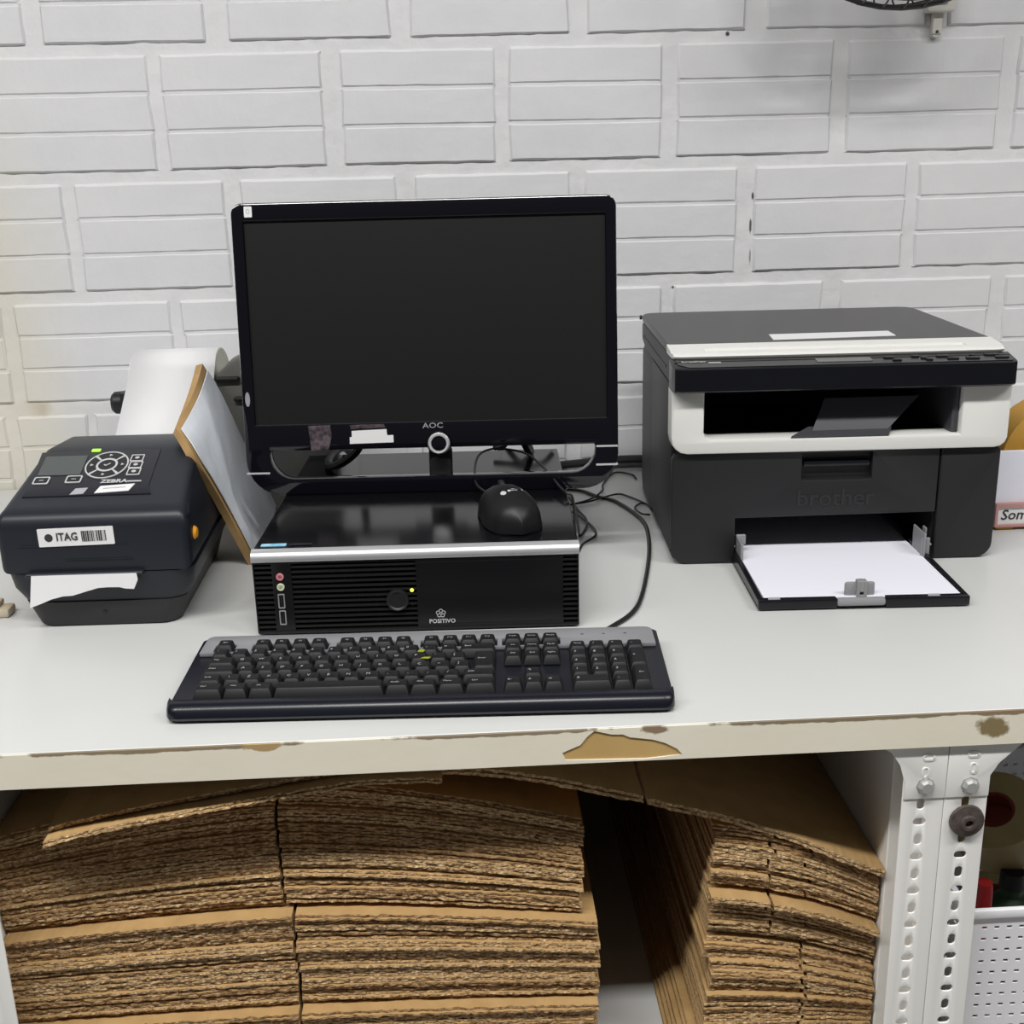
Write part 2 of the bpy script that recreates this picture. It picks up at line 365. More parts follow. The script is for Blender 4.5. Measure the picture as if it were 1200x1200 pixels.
# ================================================================ flattened cartons
def carton(x0, x1, slots, zf, y0, depth, th=.0058, seed=0, yf=None, ledge=0, face='kraft', edge='kraft_edge'):
    """Flattened box: two corrugated plies with a ragged front edge, cut by the slots between the flaps.
    zf(x) gives the underside height, yf(x) a forward offset of the front edge."""
    rnd = random.Random(seed); vs, fs, mi = [], [], []
    step = .0042; plies = [(0.0, th*.36, 0), (th*.50, th*.86, rnd.uniform(-.0012, .0014) + ledge)]
    segs = []; e = [x0] + [v for s in slots for v in (s - .0016, s + .0016)] + [x1]
    for a, b in zip(e[0::2], e[1::2]): segs.append((a, b))
    SL = .17
    for lo, hi, dy in plies:
        for a, b in segs:
            n = max(2, int((b-a)/step)); base = len(vs); off = rnd.uniform(-.0014, .0014)
            for i in range(n+1):
                x = a + (b-a)*i/n; z = zf(x); j = rnd.uniform(-.0011, .0011); q = rnd.uniform(-.00045, .00045)
                yy = y0 + dy + off + j + (yf(x) if yf else 0); qq = rnd.uniform(-.00045, .00045)
                wv = .0004*math.sin(x*900 + seed)
                vs += [(x, yy, z+lo+q), (x, yy + rnd.uniform(-.0005, .0008), z+hi+qq), (x, y0 + .02, z+hi+wv*.3), (x, y0 + SL, z+hi), (x, y0+depth, z+hi), (x, y0+depth, z+lo), (x, y0+.02, z+lo)]
            for i in range(n):
                p = base + 7*i; q_ = p + 7
                for k, mm in ((0, 1), (1, 0), (2, 0), (3, 0), (4, 1), (5, 0), (6, 0)):
                    k2 = (k+1) % 7; fs.append((p+k, q_+k, q_+k2, p+k2)); mi.append(mm)
            fs.append(tuple(base+k for k in (0, 1, 2, 6))); mi.append(1); fs.append(tuple(base+k for k in (2, 3, 4, 5, 6))); mi.append(1)
            t = base + 7*n
            fs.append(tuple(t+k for k in (6, 2, 1, 0))); mi.append(1); fs.append(tuple(t+k for k in (6, 5, 4, 3, 2))); mi.append(1)
    me = new_mesh('carton', vs, fs); me.materials.append(MATS[face]); me.materials.append(MATS[edge]); me.polygons.foreach_set('material_index', mi)
    bm = bmesh.new(); bm.from_mesh(me); bmesh.ops.recalc_face_normals(bm, faces=bm.faces[:]); bm.to_mesh(me); bm.free()
    return me
def put_carton(me, label, group, x, y, z):
    for v in me.vertices: v.co -= Vector((x, y, z))
    return tag(obj('flattened_carton', me, None, (x, y, z)), label, 'carton', group)
# pile on the side of the label printer, three bundles
NL = 56; ztop = -.066; xs_ = -.178; zc = -.41
pitch = (ztop - zc)/NL
for i in range(NL):
    h = i/(NL-1)
    if i < 17: y0, sxs, bun = -.822, xs_ + .003, 0
    elif i < 34: y0, sxs, bun = -.814, xs_ + .002, 1
    else: y0, sxs, bun = -.806, xs_ - .006, 2
    rn = random.Random(100+i)
    sl = .008 + .034*max(0, h-.35)**1.5*2; sr = .004 + .050*h**1.1
    def zf(x, i=i, sl=sl, sr=sr, sxs=sxs):
        d = x - sxs
        s = sl*(min(1.2, -d/.25))**1.5 if d < 0 else sr*(min(1.2, d/.28))**1.5
        return T + max(zc + .0002 + pitch*i*.62, zc + pitch*i - s*(pitch*i/.34)**.6)
    x1 = .104 + (.006 if bun == 1 else .004 if bun == 0 else -.008) + rn.uniform(-.003, .003)
    x0 = -.4460 + rn.uniform(0, .002)
    led = 0
    jut = 0
    if i in (16, 33): jut = -.003
    if i == 17 or i == 34: jut = .006
    col = 'kraft_edge' if rn.random() < .72 else 'kraft_edge2'
    me = carton(x0, x1, [sxs + rn.uniform(-.0012, .0012)], zf, y0 + jut + rn.uniform(-.0020, .0020), .60, pitch*.97, 100+i, edge=col)
    lab = ['flattened brown carton in the bottom bundle of the wide pile', 'flattened brown carton in the middle bundle of the wide pile', 'flattened brown carton in the shaded top bundle of the wide pile'][bun]
    if i in (16, 33): lab = ['topmost carton of the bottom bundle, its pale face showing', 'topmost carton of the middle bundle, its pale face showing'][i == 33]
    put_carton(me, lab, ['bottom bundle of the wide pile', 'middle bundle of the wide pile', 'top bundle of the wide pile'][bun], -.16, -.5, zf(-.16))
# two loose cartons curling forward on top of that pile
for k, (dz, dy, x0) in enumerate(((0, -.028, -.381), (.0072, -.016, -.379))):
    def zf(x, dz=dz):
        t = (x + .381)/.28
        return T - .0985 + dz + .047*max(0, min(1, t))**.8 - .035*max(0, (x+.05)/.15)**1.4
    me = carton(x0, -.03 + .02*k, [], zf, -.818 + dy, .45, .0056, 300+k)
    put_carton(me, ['loose carton with pale curled corner on top of the wide pile', 'loose carton lying over the pale curled corner on the wide pile'][k], 'loose cartons on the wide pile', -.2, -.6, T - .08)
# wide carton bridging the two piles
def zcov(x):
    pts = [(-.12, -.0405), (-.01, -.052), (.103, -.077), (.146, -.0865), (.2145, -.110), (.30, -.143), (.384, -.181)]
    for (a, za), (b, zb) in zip(pts, pts[1:]):
        if x <= b: return T + za + (zb-za)*(x-a)/(b-a) - .012
    return T + pts[-1][1] - .012
me = carton(-.10, .3845, [.1545], zcov, -.812, .56, .0085, 400, yf=lambda x: .004*math.sin(x*30))
put_carton(me, 'wide carton sagging across the gap between the two piles', None, .15, -.6, T - .1)
# narrow pile beside the steel posts
NR = 47; sm_ = .312; z0r = -.41
for i in range(NR):
    h = i/(NR-1); rn = random.Random(500+i)
    tl = .012 + .054*h                       # drop towards the posts
    zl = z0r + (.410 - .1335)*(i/NR) + .0004
    if i < 6: xl, y0 = .186 + .004*i, -.822
    elif i < 22: xl, y0 = .2125 + .0006*(i-6), -.812
    else: xl, y0 = .2150 + .0003*(i-22), -.806
    def zf(x, i=i, zl=zl, tl=tl, xl=xl):
        d = (x - xl)/.172
        return T + max(z0r + .0003 + (zl - z0r)*.72, zl - tl*(.35*d + .65*d*d)*min(1, (zl-z0r)/.12))
    jut = -.010 if i in (5, 34) else (.010 if i in (6, 35, 26) else 0)
    me = carton(xl + rn.uniform(-.002, .002), .3840 - rn.uniform(0, .002), [sm_ + rn.uniform(-.004, .004) - (.035 if i > 26 and i % 3 else 0)], zf, y0 + jut + rn.uniform(-.003, .003), .55, .0057, 500+i,
                edge='kraft_edge' if rn.random() < .8 else 'kraft_edge2')
    put_carton(me, 'flattened brown carton in the narrow pile beside the steel posts', 'narrow pile of cartons', .30, -.5, zf(.30))

# ================================================================ monitor on the computer case
ZPC = .0926
mon = thing('computer_monitor', 'glossy black widescreen monitor standing on the computer case', 'monitor', (-.035, -.423, T + .0965), -2.9)
def mtf(me):                               # tilt 7 degrees back about the foot
    c, s = math.cos(R(7)), math.sin(R(7))
    for v in me.vertices:
        x, y, z = v.co; v.co = (x, y*c + z*s, -y*s + z*c)
    return me
fo = rr(-.2225, .2165, -.0044, .3325, (.042, .042, .013, .013), 8)
frame = obj('bezel', mtf(plate(fo, [rr(-.2085, .2035, .0795, .3115, .001, 2), rr(-.1935, .1895, .0155, .0485, (.028, .028, .002, .002), 6)], -.003, .020, .003, 'gloss_black')), mon)
obj('screen', mtf(rbox(-.211, .206, .001, .012, .077, .314, 0, m='screen')), mon)
obj('rear_housing', mtf(loft([[(x, .015, z) for x, z in rr(-.215, .209, .056, .326, .012)], [(x, .03, z) for x, z in rr(-.205, .199, .066, .318, .02)], [(x, .05, z) for x, z in rr(-.15, .144, .10, .28, .03)]], 'black_plastic')), mon)
obj('rear_leg', mtf(join(rbox(-.03, .036, .020, .034, .05, .12, .004, m='black_plastic'), rbox(-.008, .020, .012, .024, -.001, .05, .006, m='black_plastic'))), mon)
hub = obj('button_hub', mtf(lathe([(0, .007), (.0085, .0065), (.0140, .004), (.0148, 0), (.0148, -.012), (0, -.012)], 32, 'gloss_black', 'y', (.0062, -.003, .0540))), mon)
obj('chrome_ring', mtf(lathe([(.0088, .0062), (.0092, .0082), (.0112, .0086), (.0126, .007), (.0130, .004), (.0088, .004), (.0088, .0062)], 32, 'chrome', 'y', (.0062, -.003, .0540))), hub)
obj('brand_lettering', mtf(text('AOC', .0088, 'silver', -.0034, -.0005, .0745, .0001, 1.25)), mon)
obj('sticker', mtf(plate(rr(-.2065, -.1975, .3165, .3285, .001), [], -.0034, .0004, 0, 'sticker_white')), mon, label='small white tag on the corner of the bezel')
obj('tag_print', mtf(plate(ell(-.202, .323, .0022, .0028, 12), [ell(-.202, .323, .0014, .002, 12)], -.0036, .0003, 0, 'ink_grey')), mon)
obj('sticker', mtf(plate(ell(-.2157, .110, .0028, .0085), [], -.0034, .0004, 0, 'silver')), mon)
obj('sticker', mtf(plate([(-.147, .0775), (-.121, .078), (-.1195, .066), (-.1235, .0495), (-.1445, .048), (-.1455, .062)], [], -.0034, .0004, 0, 'sticker_dark')), mon, label='torn dark sticker with pale smears')
obj('sticker', mtf(plate([(-.098, .0775), (-.058, .0775), (-.056, .0735), (-.097, .0725)], [], -.0034, .0004, 0, 'sticker_dark')), mon)
obj('sticker', mtf(plate([(-.096, .0705), (-.0550, .0717), (-.0545, .0645), (-.0472, .0645), (-.0472, .0560), (-.0987, .0552), (-.0985, .0630), (-.0960, .0635)], [], -.0034, .0004, 0, 'sticker_white')), mon, label='torn white label on the lower bezel')
for (x0, x1, z) in ((-.2218, -.1945, .0225), (.1905, .2158, .0458), (.1900, .2158, .0240)):
    obj('chrome_trim', mtf(rbox(x0, x1, -.0042, .004, z-.0011, z+.0011, .0004, 1, 'chrome')), mon)

# ================================================================ computer case
pc = thing('computer_case', 'black desktop computer case with silver strip and ribbed vents', 'computer', (-.0535, -.629, T), -1.8)
PW = .1668
obj('body', rbox(-PW, PW, .0085, .40, .003, ZPC-.0004, .0012, 1, 'pc_top'), pc)
obj('foot', rbox(-.14, -.11, .05, .08, 0, .004, .001, m='black_matte'), pc); obj('foot', rbox(.11, .14, .05, .08, 0, .004, .001, m='black_matte'), pc)
obj('foot', rbox(-.14, -.11, .33, .36, 0, .004, .001, m='black_matte'), pc); obj('foot', rbox(.11, .14, .33, .36, 0, .004, .001, m='black_matte'), pc)
fb = obj('front_bezel', plate(rr(-PW, PW, .002, .0812, .002), [rr(-.1652, -.1475, .006, .0785, .001), rr(-.1275, -.0005, .006, .0785, .001), rr(.1505, .1652, .006, .0785, .001)], 0, .0102, .0006, 'pc_front'), pc)
obj('vent_back', rbox(-.1655, .1655, .0085, .0102, .004, .0795, 0, m='pc_front'), pc)
sec = lambda x: [(x, .0090, .0812), (x, -.0010, .0812), (x, -.0020, .0828), (x, -.0012, .0868), (x, .0015, .0906), (x, .0045, .0924), (x, .0090, .0928)]
obj('silver_strip', loft([sec(-PW-.0006), sec(0), sec(PW+.0006)], 'silver', smooth=50), pc)
obj('drive_cover', plate(rr(.0022, .1485, .010, .0770, .001), [], -.0012, .0014, .0003, 'pc_front'), pc)
def slatm(wd):
    s = lambda x: [(x, .008, -.0014), (x, .0005, -.0016), (x, -.0004, -.0006), (x, -.0002, .0010), (x, .008, .0014)]
    return loft([s(-wd/2), s(wd/2)], 'slat', smooth=20)
for a, b, n, in ((-.1655, -.1472, 13), (-.1278, -.0002, 13), (.1502, .1655, 13)):
    me = slatm(b-a)
    for k in range(n): obj('slat', me, fb, ((a+b)/2, .001, .0095 + k*.00545))
for z, mm in ((.0651, 'pink_jack'), (.0540, 'green_jack')):
    obj('audio_jack', lathe([(.0019, .0010), (.0036, .0012), (.0040, .0006), (.0040, -.002), (.0019, -.002), (.0019, .0010)], 18, mm, 'y', (-.1393, -.0002, z)), fb, label='pink audio jack' if mm[0] == 'p' else 'pale green audio jack')
    obj('jack_hole', lathe([(0, -.001), (.002, -.001), (.002, -.003), (0, -.003)], 12, 'black_plastic', 'y', (-.1393, -.0002, z)), fb)
for z in (.0385, .0203):
    obj('usb_port', plate(rr(-.1432, -.1362, z-.0080, z+.0080, .001), [rr(-.1420, -.1374, z-.0068, z+.0068, .0006)], -.0010, .002, .0003, 'clip_grey'), fb)
    obj('usb_tongue', rbox(-.1402, -.1390, -.0005, .002, z-.006, z+.006, .0003, 1, 'black_matte'), fb)
obj('power_button', lathe([(0, .0016), (.0085, .0018), (.0098, .0030), (.0112, .0026), (.0116, 0), (.0116, -.008), (0, -.008)], 28, 'black_plastic', 'y', (-.0205, 0, .0362)), fb)
obj('power_light', lathe([(0, .0022), (.0014, .0018), (.0020, 0), (0, -.002)], 14, 'yellow_led', 'y', (-.0052, -.0008, .0468)), fb, label='lit yellow green power light')
obj('drive_light', lathe([(0, .0016), (.0010, .0014), (.0014, 0), (0, -.002)], 12, 'slat', 'y', (-.0052, -.0008, .0316)), fb)
obj('brand_lettering', text('POSITIVO', .0062, 'btn_line', -.0014, .0248, .0118, .00012, 1.02), fb)
for k in range(5):                         # emblem of small looped petals
    a = R(90 + 72*k); cx, cz = .0235 + .0030*math.cos(a), .0205 + .0028*math.sin(a)
    obj('emblem', plate(ell(cx, cz, .0022, .0021, 14), [ell(cx, cz, .0015, .0014, 14)], -.0014, .0003, 0, 'btn_line'), fb)
obj('sticker', plate(rr(-.1600, -.1340, .0165, .0245, .0008), [], ZPC+.0004, .0005, 0, 'blue_sticker', flat=True), pc, label='blue and white sticker on the case top')
obj('sticker', plate(rr(-.1315, -.1080, .0175, .0235, .0008), [], ZPC+.0004, .0005, 0, 'label_panel', flat=True), pc)

# ================================================================ mouse
ms = thing('computer_mouse', 'black corded mouse resting on top of the computer case', 'mouse', (-.0535 + .0995, -.629 + .079, T + ZPC), 12)
rings = []
for i in range(13):
    t = i/12; y = -.056 + .112*t
    wd = .0315*(max(0, 1 - (abs(2*t-1))**2.7))**.5*(1 - .10*math.exp(-((t-.6)/.16)**2)) + .0008
    ht = .0385*max(.05, math.sin(math.pi*(t*.80 + .11)))**.55*(1 - .06*t) if i not in (0, 12) else .012
    ring = []
    for k in range(20):
        a = 2*math.pi*k/20; cx = math.cos(a); sz = math.sin(a)
        x = wd*math.copysign(abs(cx)**.8, cx); z = .0012 + (ht*abs(sz)**.75 if sz > 0 else 0)
        ring.append((x*(1 - .12*(z/.04)), y, max(z, .0012) if sz > 0 else .0012))
    rings.append(ring)
shell = obj('shell', loft(rings, 'mouse_body', smooth=60), ms)
obj('scroll_wheel', lathe([(0, -.003), (.008, -.003), (.0092, -.0015), (.0092, .0015), (.008, .003), (0, .003)], 16, 'black_matte', 'x', (0, .030, .0285)), ms)
obj('base', plate(rr(-.026, .026, -.050, .050, .018), [], .0018, .0018, 0, 'black_matte', flat=True), ms)
obj('sensor_glow_block', rbox(-.002, .002, -.0555, -.051, .0008, .0028, .0006, 1, 'red_plastic'), ms, label='red sensor glow painted as a small block at the tail')  # red reflection of the sensor light, put in as a red block
from mathutils.bvhtree import BVHTree
_bv = BVHTree.FromPolygons([v.co.copy() for v in shell.data.vertices], [tuple(p.vertices) for p in shell.data.polygons])
def drape(pts):
    vs = []
    for dz in (.0004, -.0004):
        for x, y in pts:
            hit = _bv.ray_cast(Vector((x, y, .1)), Vector((0, 0, -1)))[0]; vs.append((x, y, (hit.z if hit else .036) + dz))
    n = len(pts); return new_mesh('logo', vs, [tuple(range(n)), tuple(range(2*n-1, n-1, -1))] + [(i, n+i, n+(i+1) % n, (i+1) % n) for i in range(n)], 'mouse_logo')
obj('logo', drape([(-.004, -.016), (.003, -.0135), (.013, -.0115), (.013, -.0075), (.002, -.0095), (-.004, -.0120)]), ms)
obj('logo', drape(ell(-.0095, -.0165, .0032, .0045, 10)), ms)
c12, s12 = math.cos(R(-12)), math.sin(R(-12))
def wl(p):                                 # PC-local -> mouse-local
    a = R(-1.8); x = p[0]*math.cos(a) - p[1]*math.sin(a) - .0995; y = p[0]*math.sin(a) + p[1]*math.cos(a) - .079
    return (x*c12 - y*s12, x*s12 + y*c12, p[2] - ZPC)
mc = [(.0865, .133, .109), (.070, .165, .103), (.0590, .205, .105), (.0613, .262, .118), (.0772, .286, .122), (.1042, .288, .120), (.1253, .274, .116), (.1446, .230, .108), (.1571, .181, .102), (.1640, .160, .0995), (.172, .165, .090), (.176, .19, .04), (.180, .22, .004), (.19, .26, .003), (.21, .30, .003), (.20, .36, .003), (.17, .43, .004)]
obj('cord', tube([wl(p) for p in mc], .0015, 'cable', 6), ms)

# ================================================================ keyboard
kb = thing('keyboard', 'black full size keyboard with grey strip in front of the computer case', 'keyboard', (-.047, -.827, T), -2.6)
KX = .2235
sec = lambda x, i: [(x, .001+i, .0030), (x, i-.001, .0060), (x, i+.0010, .0125), (x, i+.006, .0165), (x, i+.0125, .0176), (x, .0175, .0158), (x, .0185, .0120), (x, .108, .0170), (x, .148-i, .0185), (x, .148-i, .0060), (x, .13, .002)]
obj('body', loft([sec(-KX-.0005, .006), sec(-KX+.003, .001), sec(-KX+.01, 0), sec(KX-.01, 0), sec(KX-.003, .001), sec(KX+.0005, .006)], 'kb_body', smooth=50), kb)
strip_holes = []
U = .01815; X0 = -.2055; RP = .0174
rowy = [.0215 + RP*i for i in range(5)] + [.0215 + RP*5 + .0020]
fgroups = [[0], [2, 3, 4, 5], [6.5, 7.5, 8.5, 9.5], [11, 12, 13, 14], [15.35, 16.35, 17.35]]
for g in fgroups: strip_holes.append(rr(X0 + g[0]*U - .0012, X0 + (g[-1]+1)*U + .0004, rowy[5]-.002, rowy[5]+.0150, .0016, 3))
obj('grey_strip', plate(rr(-KX+.004, KX-.004, rowy[5]-.0034, .1475, (.001, .001, .008, .008)), strip_holes, .0215, .0045, .0008, 'kb_silver', flat=True), kb, label='brushed grey strip around the function keys')
kcache = {}
def keymesh(wu, hu=1):
    if (wu, hu) not in kcache:
        a = wu*U*.5 - .0006; d = hu*RP*.5 - .0005 if hu == 1 else (hu*RP*.5 - .0005)
        r0 = [(x, y, 0) for x, y in rr(-a, a, -d, d, .0012, 2)]; r1 = [(x, y, .0075) for x, y in rr(-a+.0022, a-.0022, -d+.0026, d-.0008, .0016, 2)]
        r2 = [(x, y, .0081) for x, y in rr(-a+.0030, a-.0030, -d+.0034, d-.0014, .0016, 2)]
        r3 = [(x, y, .0076) for x, y in rr(-a+.0045, a-.0045, -d+.0050, d-.0035, .0012, 2)]
        kcache[(wu, hu)] = loft([r0, r1, r2, r3], 'key', smooth=40)
    return kcache[(wu, hu)]
lcache = {}
def key(c0, row, wu, leg, hu=1):
    y = rowy[row] + RP*hu/2 - .001; z = .0128 + .046*y
    k = obj('key', keymesh(wu, hu), kb, (X0 + (c0 + wu/2)*U, y, z), (R(3), 0, 0))
    if leg:
        if leg not in lcache: lcache[leg] = text(leg, .0052 if len(leg) == 1 else .0034, 'legend', 0, 0, 0, 0, flat=True)
        obj('legend', lcache[leg], k, (-wu*U*.5 + (.0058 if len(leg) == 1 else min(.009, wu*U*.5)), .0016, .0083))
    return k
for g, names in zip(fgroups, [['Esc'], ['F1', 'F2', 'F3', 'F4'], ['F5', 'F6', 'F7', 'F8'], ['F9', 'F10', 'F11', 'F12'], ['PrtSc', 'ScrLk', 'Pause']]):
    for c, n in zip(g, names): key(c, 5, 1, n)
for c, n in enumerate("'1234567890-="): key(c, 4, 1, n)
key(13, 4, 2, 'Back')
key(0, 3, 1.5, 'Tab')
for c, n in enumerate("QWERTYUIOP´["): key(1.5+c, 3, 1, n)
key(0, 2, 1.75, 'Caps')
for c, n in enumerate("ASDFGHJKLÇ~]"): key(1.75+c, 2, 1, n)
key(13.75, 2, 1.25, 'Enter', 2)
key(0, 1, 1.25, 'Shift')
for c, n in enumerate("\\ZXCVBNM,.;/"): key(1.25+c, 1, 1, n)
key(13.25, 1, 1.75, 'Shift')
for c, wd, n in ((0, 1.5, 'Ctrl'), (1.5, 1.25, 'Win'), (2.75, 1.25, 'Alt'), (4.0, 5.5, None), (9.5, 1.25, 'AltGr'), (10.75, 1.35, 'Win'), (12.1, 1.35, 'Menu'), (13.45, 1.55, 'Ctrl')): key(c, 0, wd, n)
for c, n in enumerate(('Ins', 'Home', 'PgUp')): key(15.35+c, 4, 1, n)
for c, n in enumerate(('Del', 'End', 'PgDn')): key(15.35+c, 3, 1, n)
key(16.35, 1, 1, '↑'); key(15.35, 0, 1, '←'); key(16.35, 0, 1, '↓'); key(17.35, 0, 1, '→')
for r_, s in ((4, ('Num', '/', '*', '-')), (3, '789'), (2, '456'), (1, '123')):
    for c, n in enumerate(s): key(18.75+c, r_, 1, n)
key(21.75, 2, 1, '+', 2); key(18.75, 0, 2, '0'); key(20.75, 0, 1, ','); key(21.75, 0, 1, 'Ent', 2)
obj('lime_spot', plate([(-.0035, -.002), (.002, -.003), (.0035, 0), (.002, .003), (-.002, .002)], [], .0255, .0006, 0, 'lime_mark', flat=True), kb, (-.0045, .0905, .0005), label='small lime green spot on a key')  # flat lime green patches laid over the keys
obj('lime_spot', plate([(-.005, -.001), (.003, -.002), (.005, .0015), (-.001, .002)], [], .0245, .0006, 0, 'lime_mark', flat=True), kb, (.0005, .076, .0005))
for k in range(3): obj('lock_light', plate(ell(.150 + .021*k, .131, .0016, .0008, 10), [], .0217, .0006, 0, 'black_matte', flat=True), kb)
def w2(p, o=(-.047, -.827), a=2.6):        # world -> keyboard-local
    x, y = p[0]-o[0], p[1]-o[1]; c, s = math.cos(R(a)), math.sin(R(a)); return (x*c - y*s, x*s + y*c, p[2])
kc = [(.128, -.684, .010), (.1417, -.6492, .003), (.1712, -.6103, .003), (.1901, -.5596, .003), (.2154, -.4492, .003), (.2300, -.3599, .003), (.2340, -.2954, .003), (.2251, -.2437, .003), (.2086, -.1922, .003), (.1874, -.1679, .003), (.1665, -.1341, .003), (.13, -.12, .003), (.08, -.13, .004)]
obj('cord', tube([w2(p) for p in kc], .0026, 'cable', 8), kb)

# ================================================================ loose cables
def cable(name, label, pts, r, group=None):
    b = Vector(pts[0])
    return tag(obj(name, tube([Vector(p) - b for p in pts], r, 'cable', 8), None, (b.x, b.y, T + b.z)), label, 'cable', group)
cable('thin_cable', 'thin black cable snaking beside the computer case towards the printer', [(.1350, -.205, .0030), (.1713, -.1915, .003), (.2013, -.1741, .0050), (.2204, -.1591, .003), (.2347, -.1785, .003), (.2509, -.2145, .003), (.2545, -.235, .003)], .0014)
cable('thin_cable', 'thin black cable with small curl against the printer side', [(.2470, -.2625, .003), (.2353, -.2687, .0065), (.2303, -.2404, .0065), (.2415, -.2133, .004), (.2500, -.2104, .0030)], .0014)
cable('thin_cable', 'thin black cable folded in a loop beside the computer case', [(.1436, -.14, .003), (.1526, -.2223, .003), (.1601, -.2821, .003), (.1447, -.3422, .003), (.1470, -.2943, .003), (.1500, -.2143, .007), (.1448, -.1535, .004)], .0014)
cable('thin_cable', 'thin black cable arching from the printer back to the tangle', [(.2560, -.0813, .003), (.2527, -.056, .003), (.2285, -.0426, .003), (.204, -.1023, .003), (.1967, -.1516, .007), (.1749, -.192, .007), (.1471, -.2051, .004)], .0014)
cable('power_cable', 'thick black power cable lying along the foot of the brick wall', [(-.55, -.022, .007), (-.3, -.018, .007), (-.1, -.016, .007), (.1, -.020, .010), (.2, -.015, .014), (.26, -.014, .016), (.42, -.02, .012), (.60, -.02, .008)], .0065)
cable('video_cable', 'black video cable hanging behind the monitor onto the case', [(-.125, -.355, .155), (-.130, -.335, .128), (-.150, -.325, .108), (-.170, -.31, .0985), (-.175, -.27, .0985), (-.16, -.215, .0985), (-.14, -.16, .05), (-.10, -.12, .006), (-.06, -.10, .006)], .0052)
cable('power_cable', 'black power lead drooping from the monitor back over the case', [(.055, -.33, .165), (.075, -.30, .122), (.085, -.28, .0985), (.088, -.25, .0985), (.07, -.215, .110), (.03, -.17, .05), (.0, -.09, .006)], .0042)
cable('power_cable', 'short black lead sticking out level behind the monitor', [(.040, -.26, .1025), (.062, -.25, .108), (.082, -.24, .116), (.105, -.235, .112), (.12, -.22, .103)], .0040)

# ================================================================ laser printer
pr = thing('laser_printer', 'black and white multifunction laser printer with open paper tray', 'printer', (.4311, -.4615, T), -2.6)
HX = .1905; DP = .345
def pring(y, z0, z1, hx=HX, r=.012): return [(x, y, z) for x, z in rr(-hx, hx, z0, z1, r, 5)]
# lower body: a hollow front opening for the tray
bodyf = obj('front_cover', plate([(-.1725, .001), (-.1150, .001), (-.1150, .0560), (.1195, .0585), (.1195, .1375), (-.1805, .1375), (-.1880, .1350), (-.1905, .1290), (-.1905, .0190), (-.1880, .0095), (-.1820, .0035)], [rr(-.0395, .0418, .1010, .1335, (.003, .003, .001, .001))], -.004, .012, .002, 'print_charcoal'), pr)
obj('front_pillar', plate(rr(.1212, HX-.0005, .001, .1375, (.002, .018, .008, .001)), [], -.004, .012, .002, 'print_charcoal'), pr)
bpoly = [(-.178, .001), (-.1150, .001), (-.1150, .0600), (.1205, .0600), (.1205, .001), (.178, .001), (.187, .005), (HX, .014), (HX, .2125), (.1380, .2125), (.1380, .1500), (-.1560, .1500), (-.1560, .2125), (-HX, .2125), (-HX, .014), (-.187, .005)]
obj('body', plate(bpoly, [], .008, .19, .0005, 'print_charcoal'), pr)
obj('rear_body', loft([pring(.197, .001, .215), pring(.30, .001, .215), pring(DP, .004, .212, HX-.004)], 'print_charcoal', caps=True), pr)
obj('slot_floor', rbox(-.1555, .1375, .005, .19, .1495, .1515, 0, m='print_charcoal'), pr)
h = obj('handle_recess', rbox(-.041, .043, .0062, .0082, .0995, .1345, 0, m='print_charcoal'), pr)
obj('handle_lip', rbox(-.0375, .040, -.002, .006, .1165, .1230, .002, 2, 'print_panel'), pr)
obj('brand_lettering', text('brother', .0290, 'print_logo', -.0046, .001, .0785, .0004, 1.0), bodyf)
# white band around the output slot
band = plate([(-.1925, .2125), (-.1935, .2115), (-.1935, .157), (-.1919, .1484), (-.1876, .1428), (-.1820, .1387), (-.1735, .1370), (.1785, .1370), (.1850, .1385), (.1900, .1425), (.1925, .1490), (.1925, .2125), (.1375, .2125), (.1375, .1540), (-.1475, .1540), (-.1535, .1565), (-.1560, .1625), (-.1560, .2125)], [], -.012, .030, .0025, 'print_white')
obj('white_band', band, pr)
obj('slot_lip', rbox(-.154, .139, -.0115, .020, .1450, .1542, .002, 2, 'print_white', tf=lambda c: Vector((c.x, c.y, c.z - (.004 if c.y < 0 and c.z > .15 else 0)))), pr)
obj('slot_cheek', rbox(.1180, .1372, -.004, .10, .153, .211, .002, 1, 'flap', tf=lambda c: Vector((c.x + (.012 if c.y < 0 and c.x < .125 else 0), c.y, c.z))), pr)
def quadslab(p, m, t=.0022):
    P = [Vector(v) for v in p]; n = (P[1]-P[0]).cross(P[3]-P[0]).normalized()*t
    return loft([[tuple(v) for v in P], [tuple(v - n) for v in P]], m, smooth=20)
obj('paper_stop', quadslab([(-.0300, -.004, .1600), (.0570, -.004, .1605), (.0960, .0138, .1945), (-.0130, .0138, .1940)], 'flap'), pr)
obj('paper_stop', quadslab([(-.0560, -.0128, .1560), (.0560, -.0128, .1565), (.0640, .004, .1640), (-.0330, .004, .1630)], 'flap'), pr)
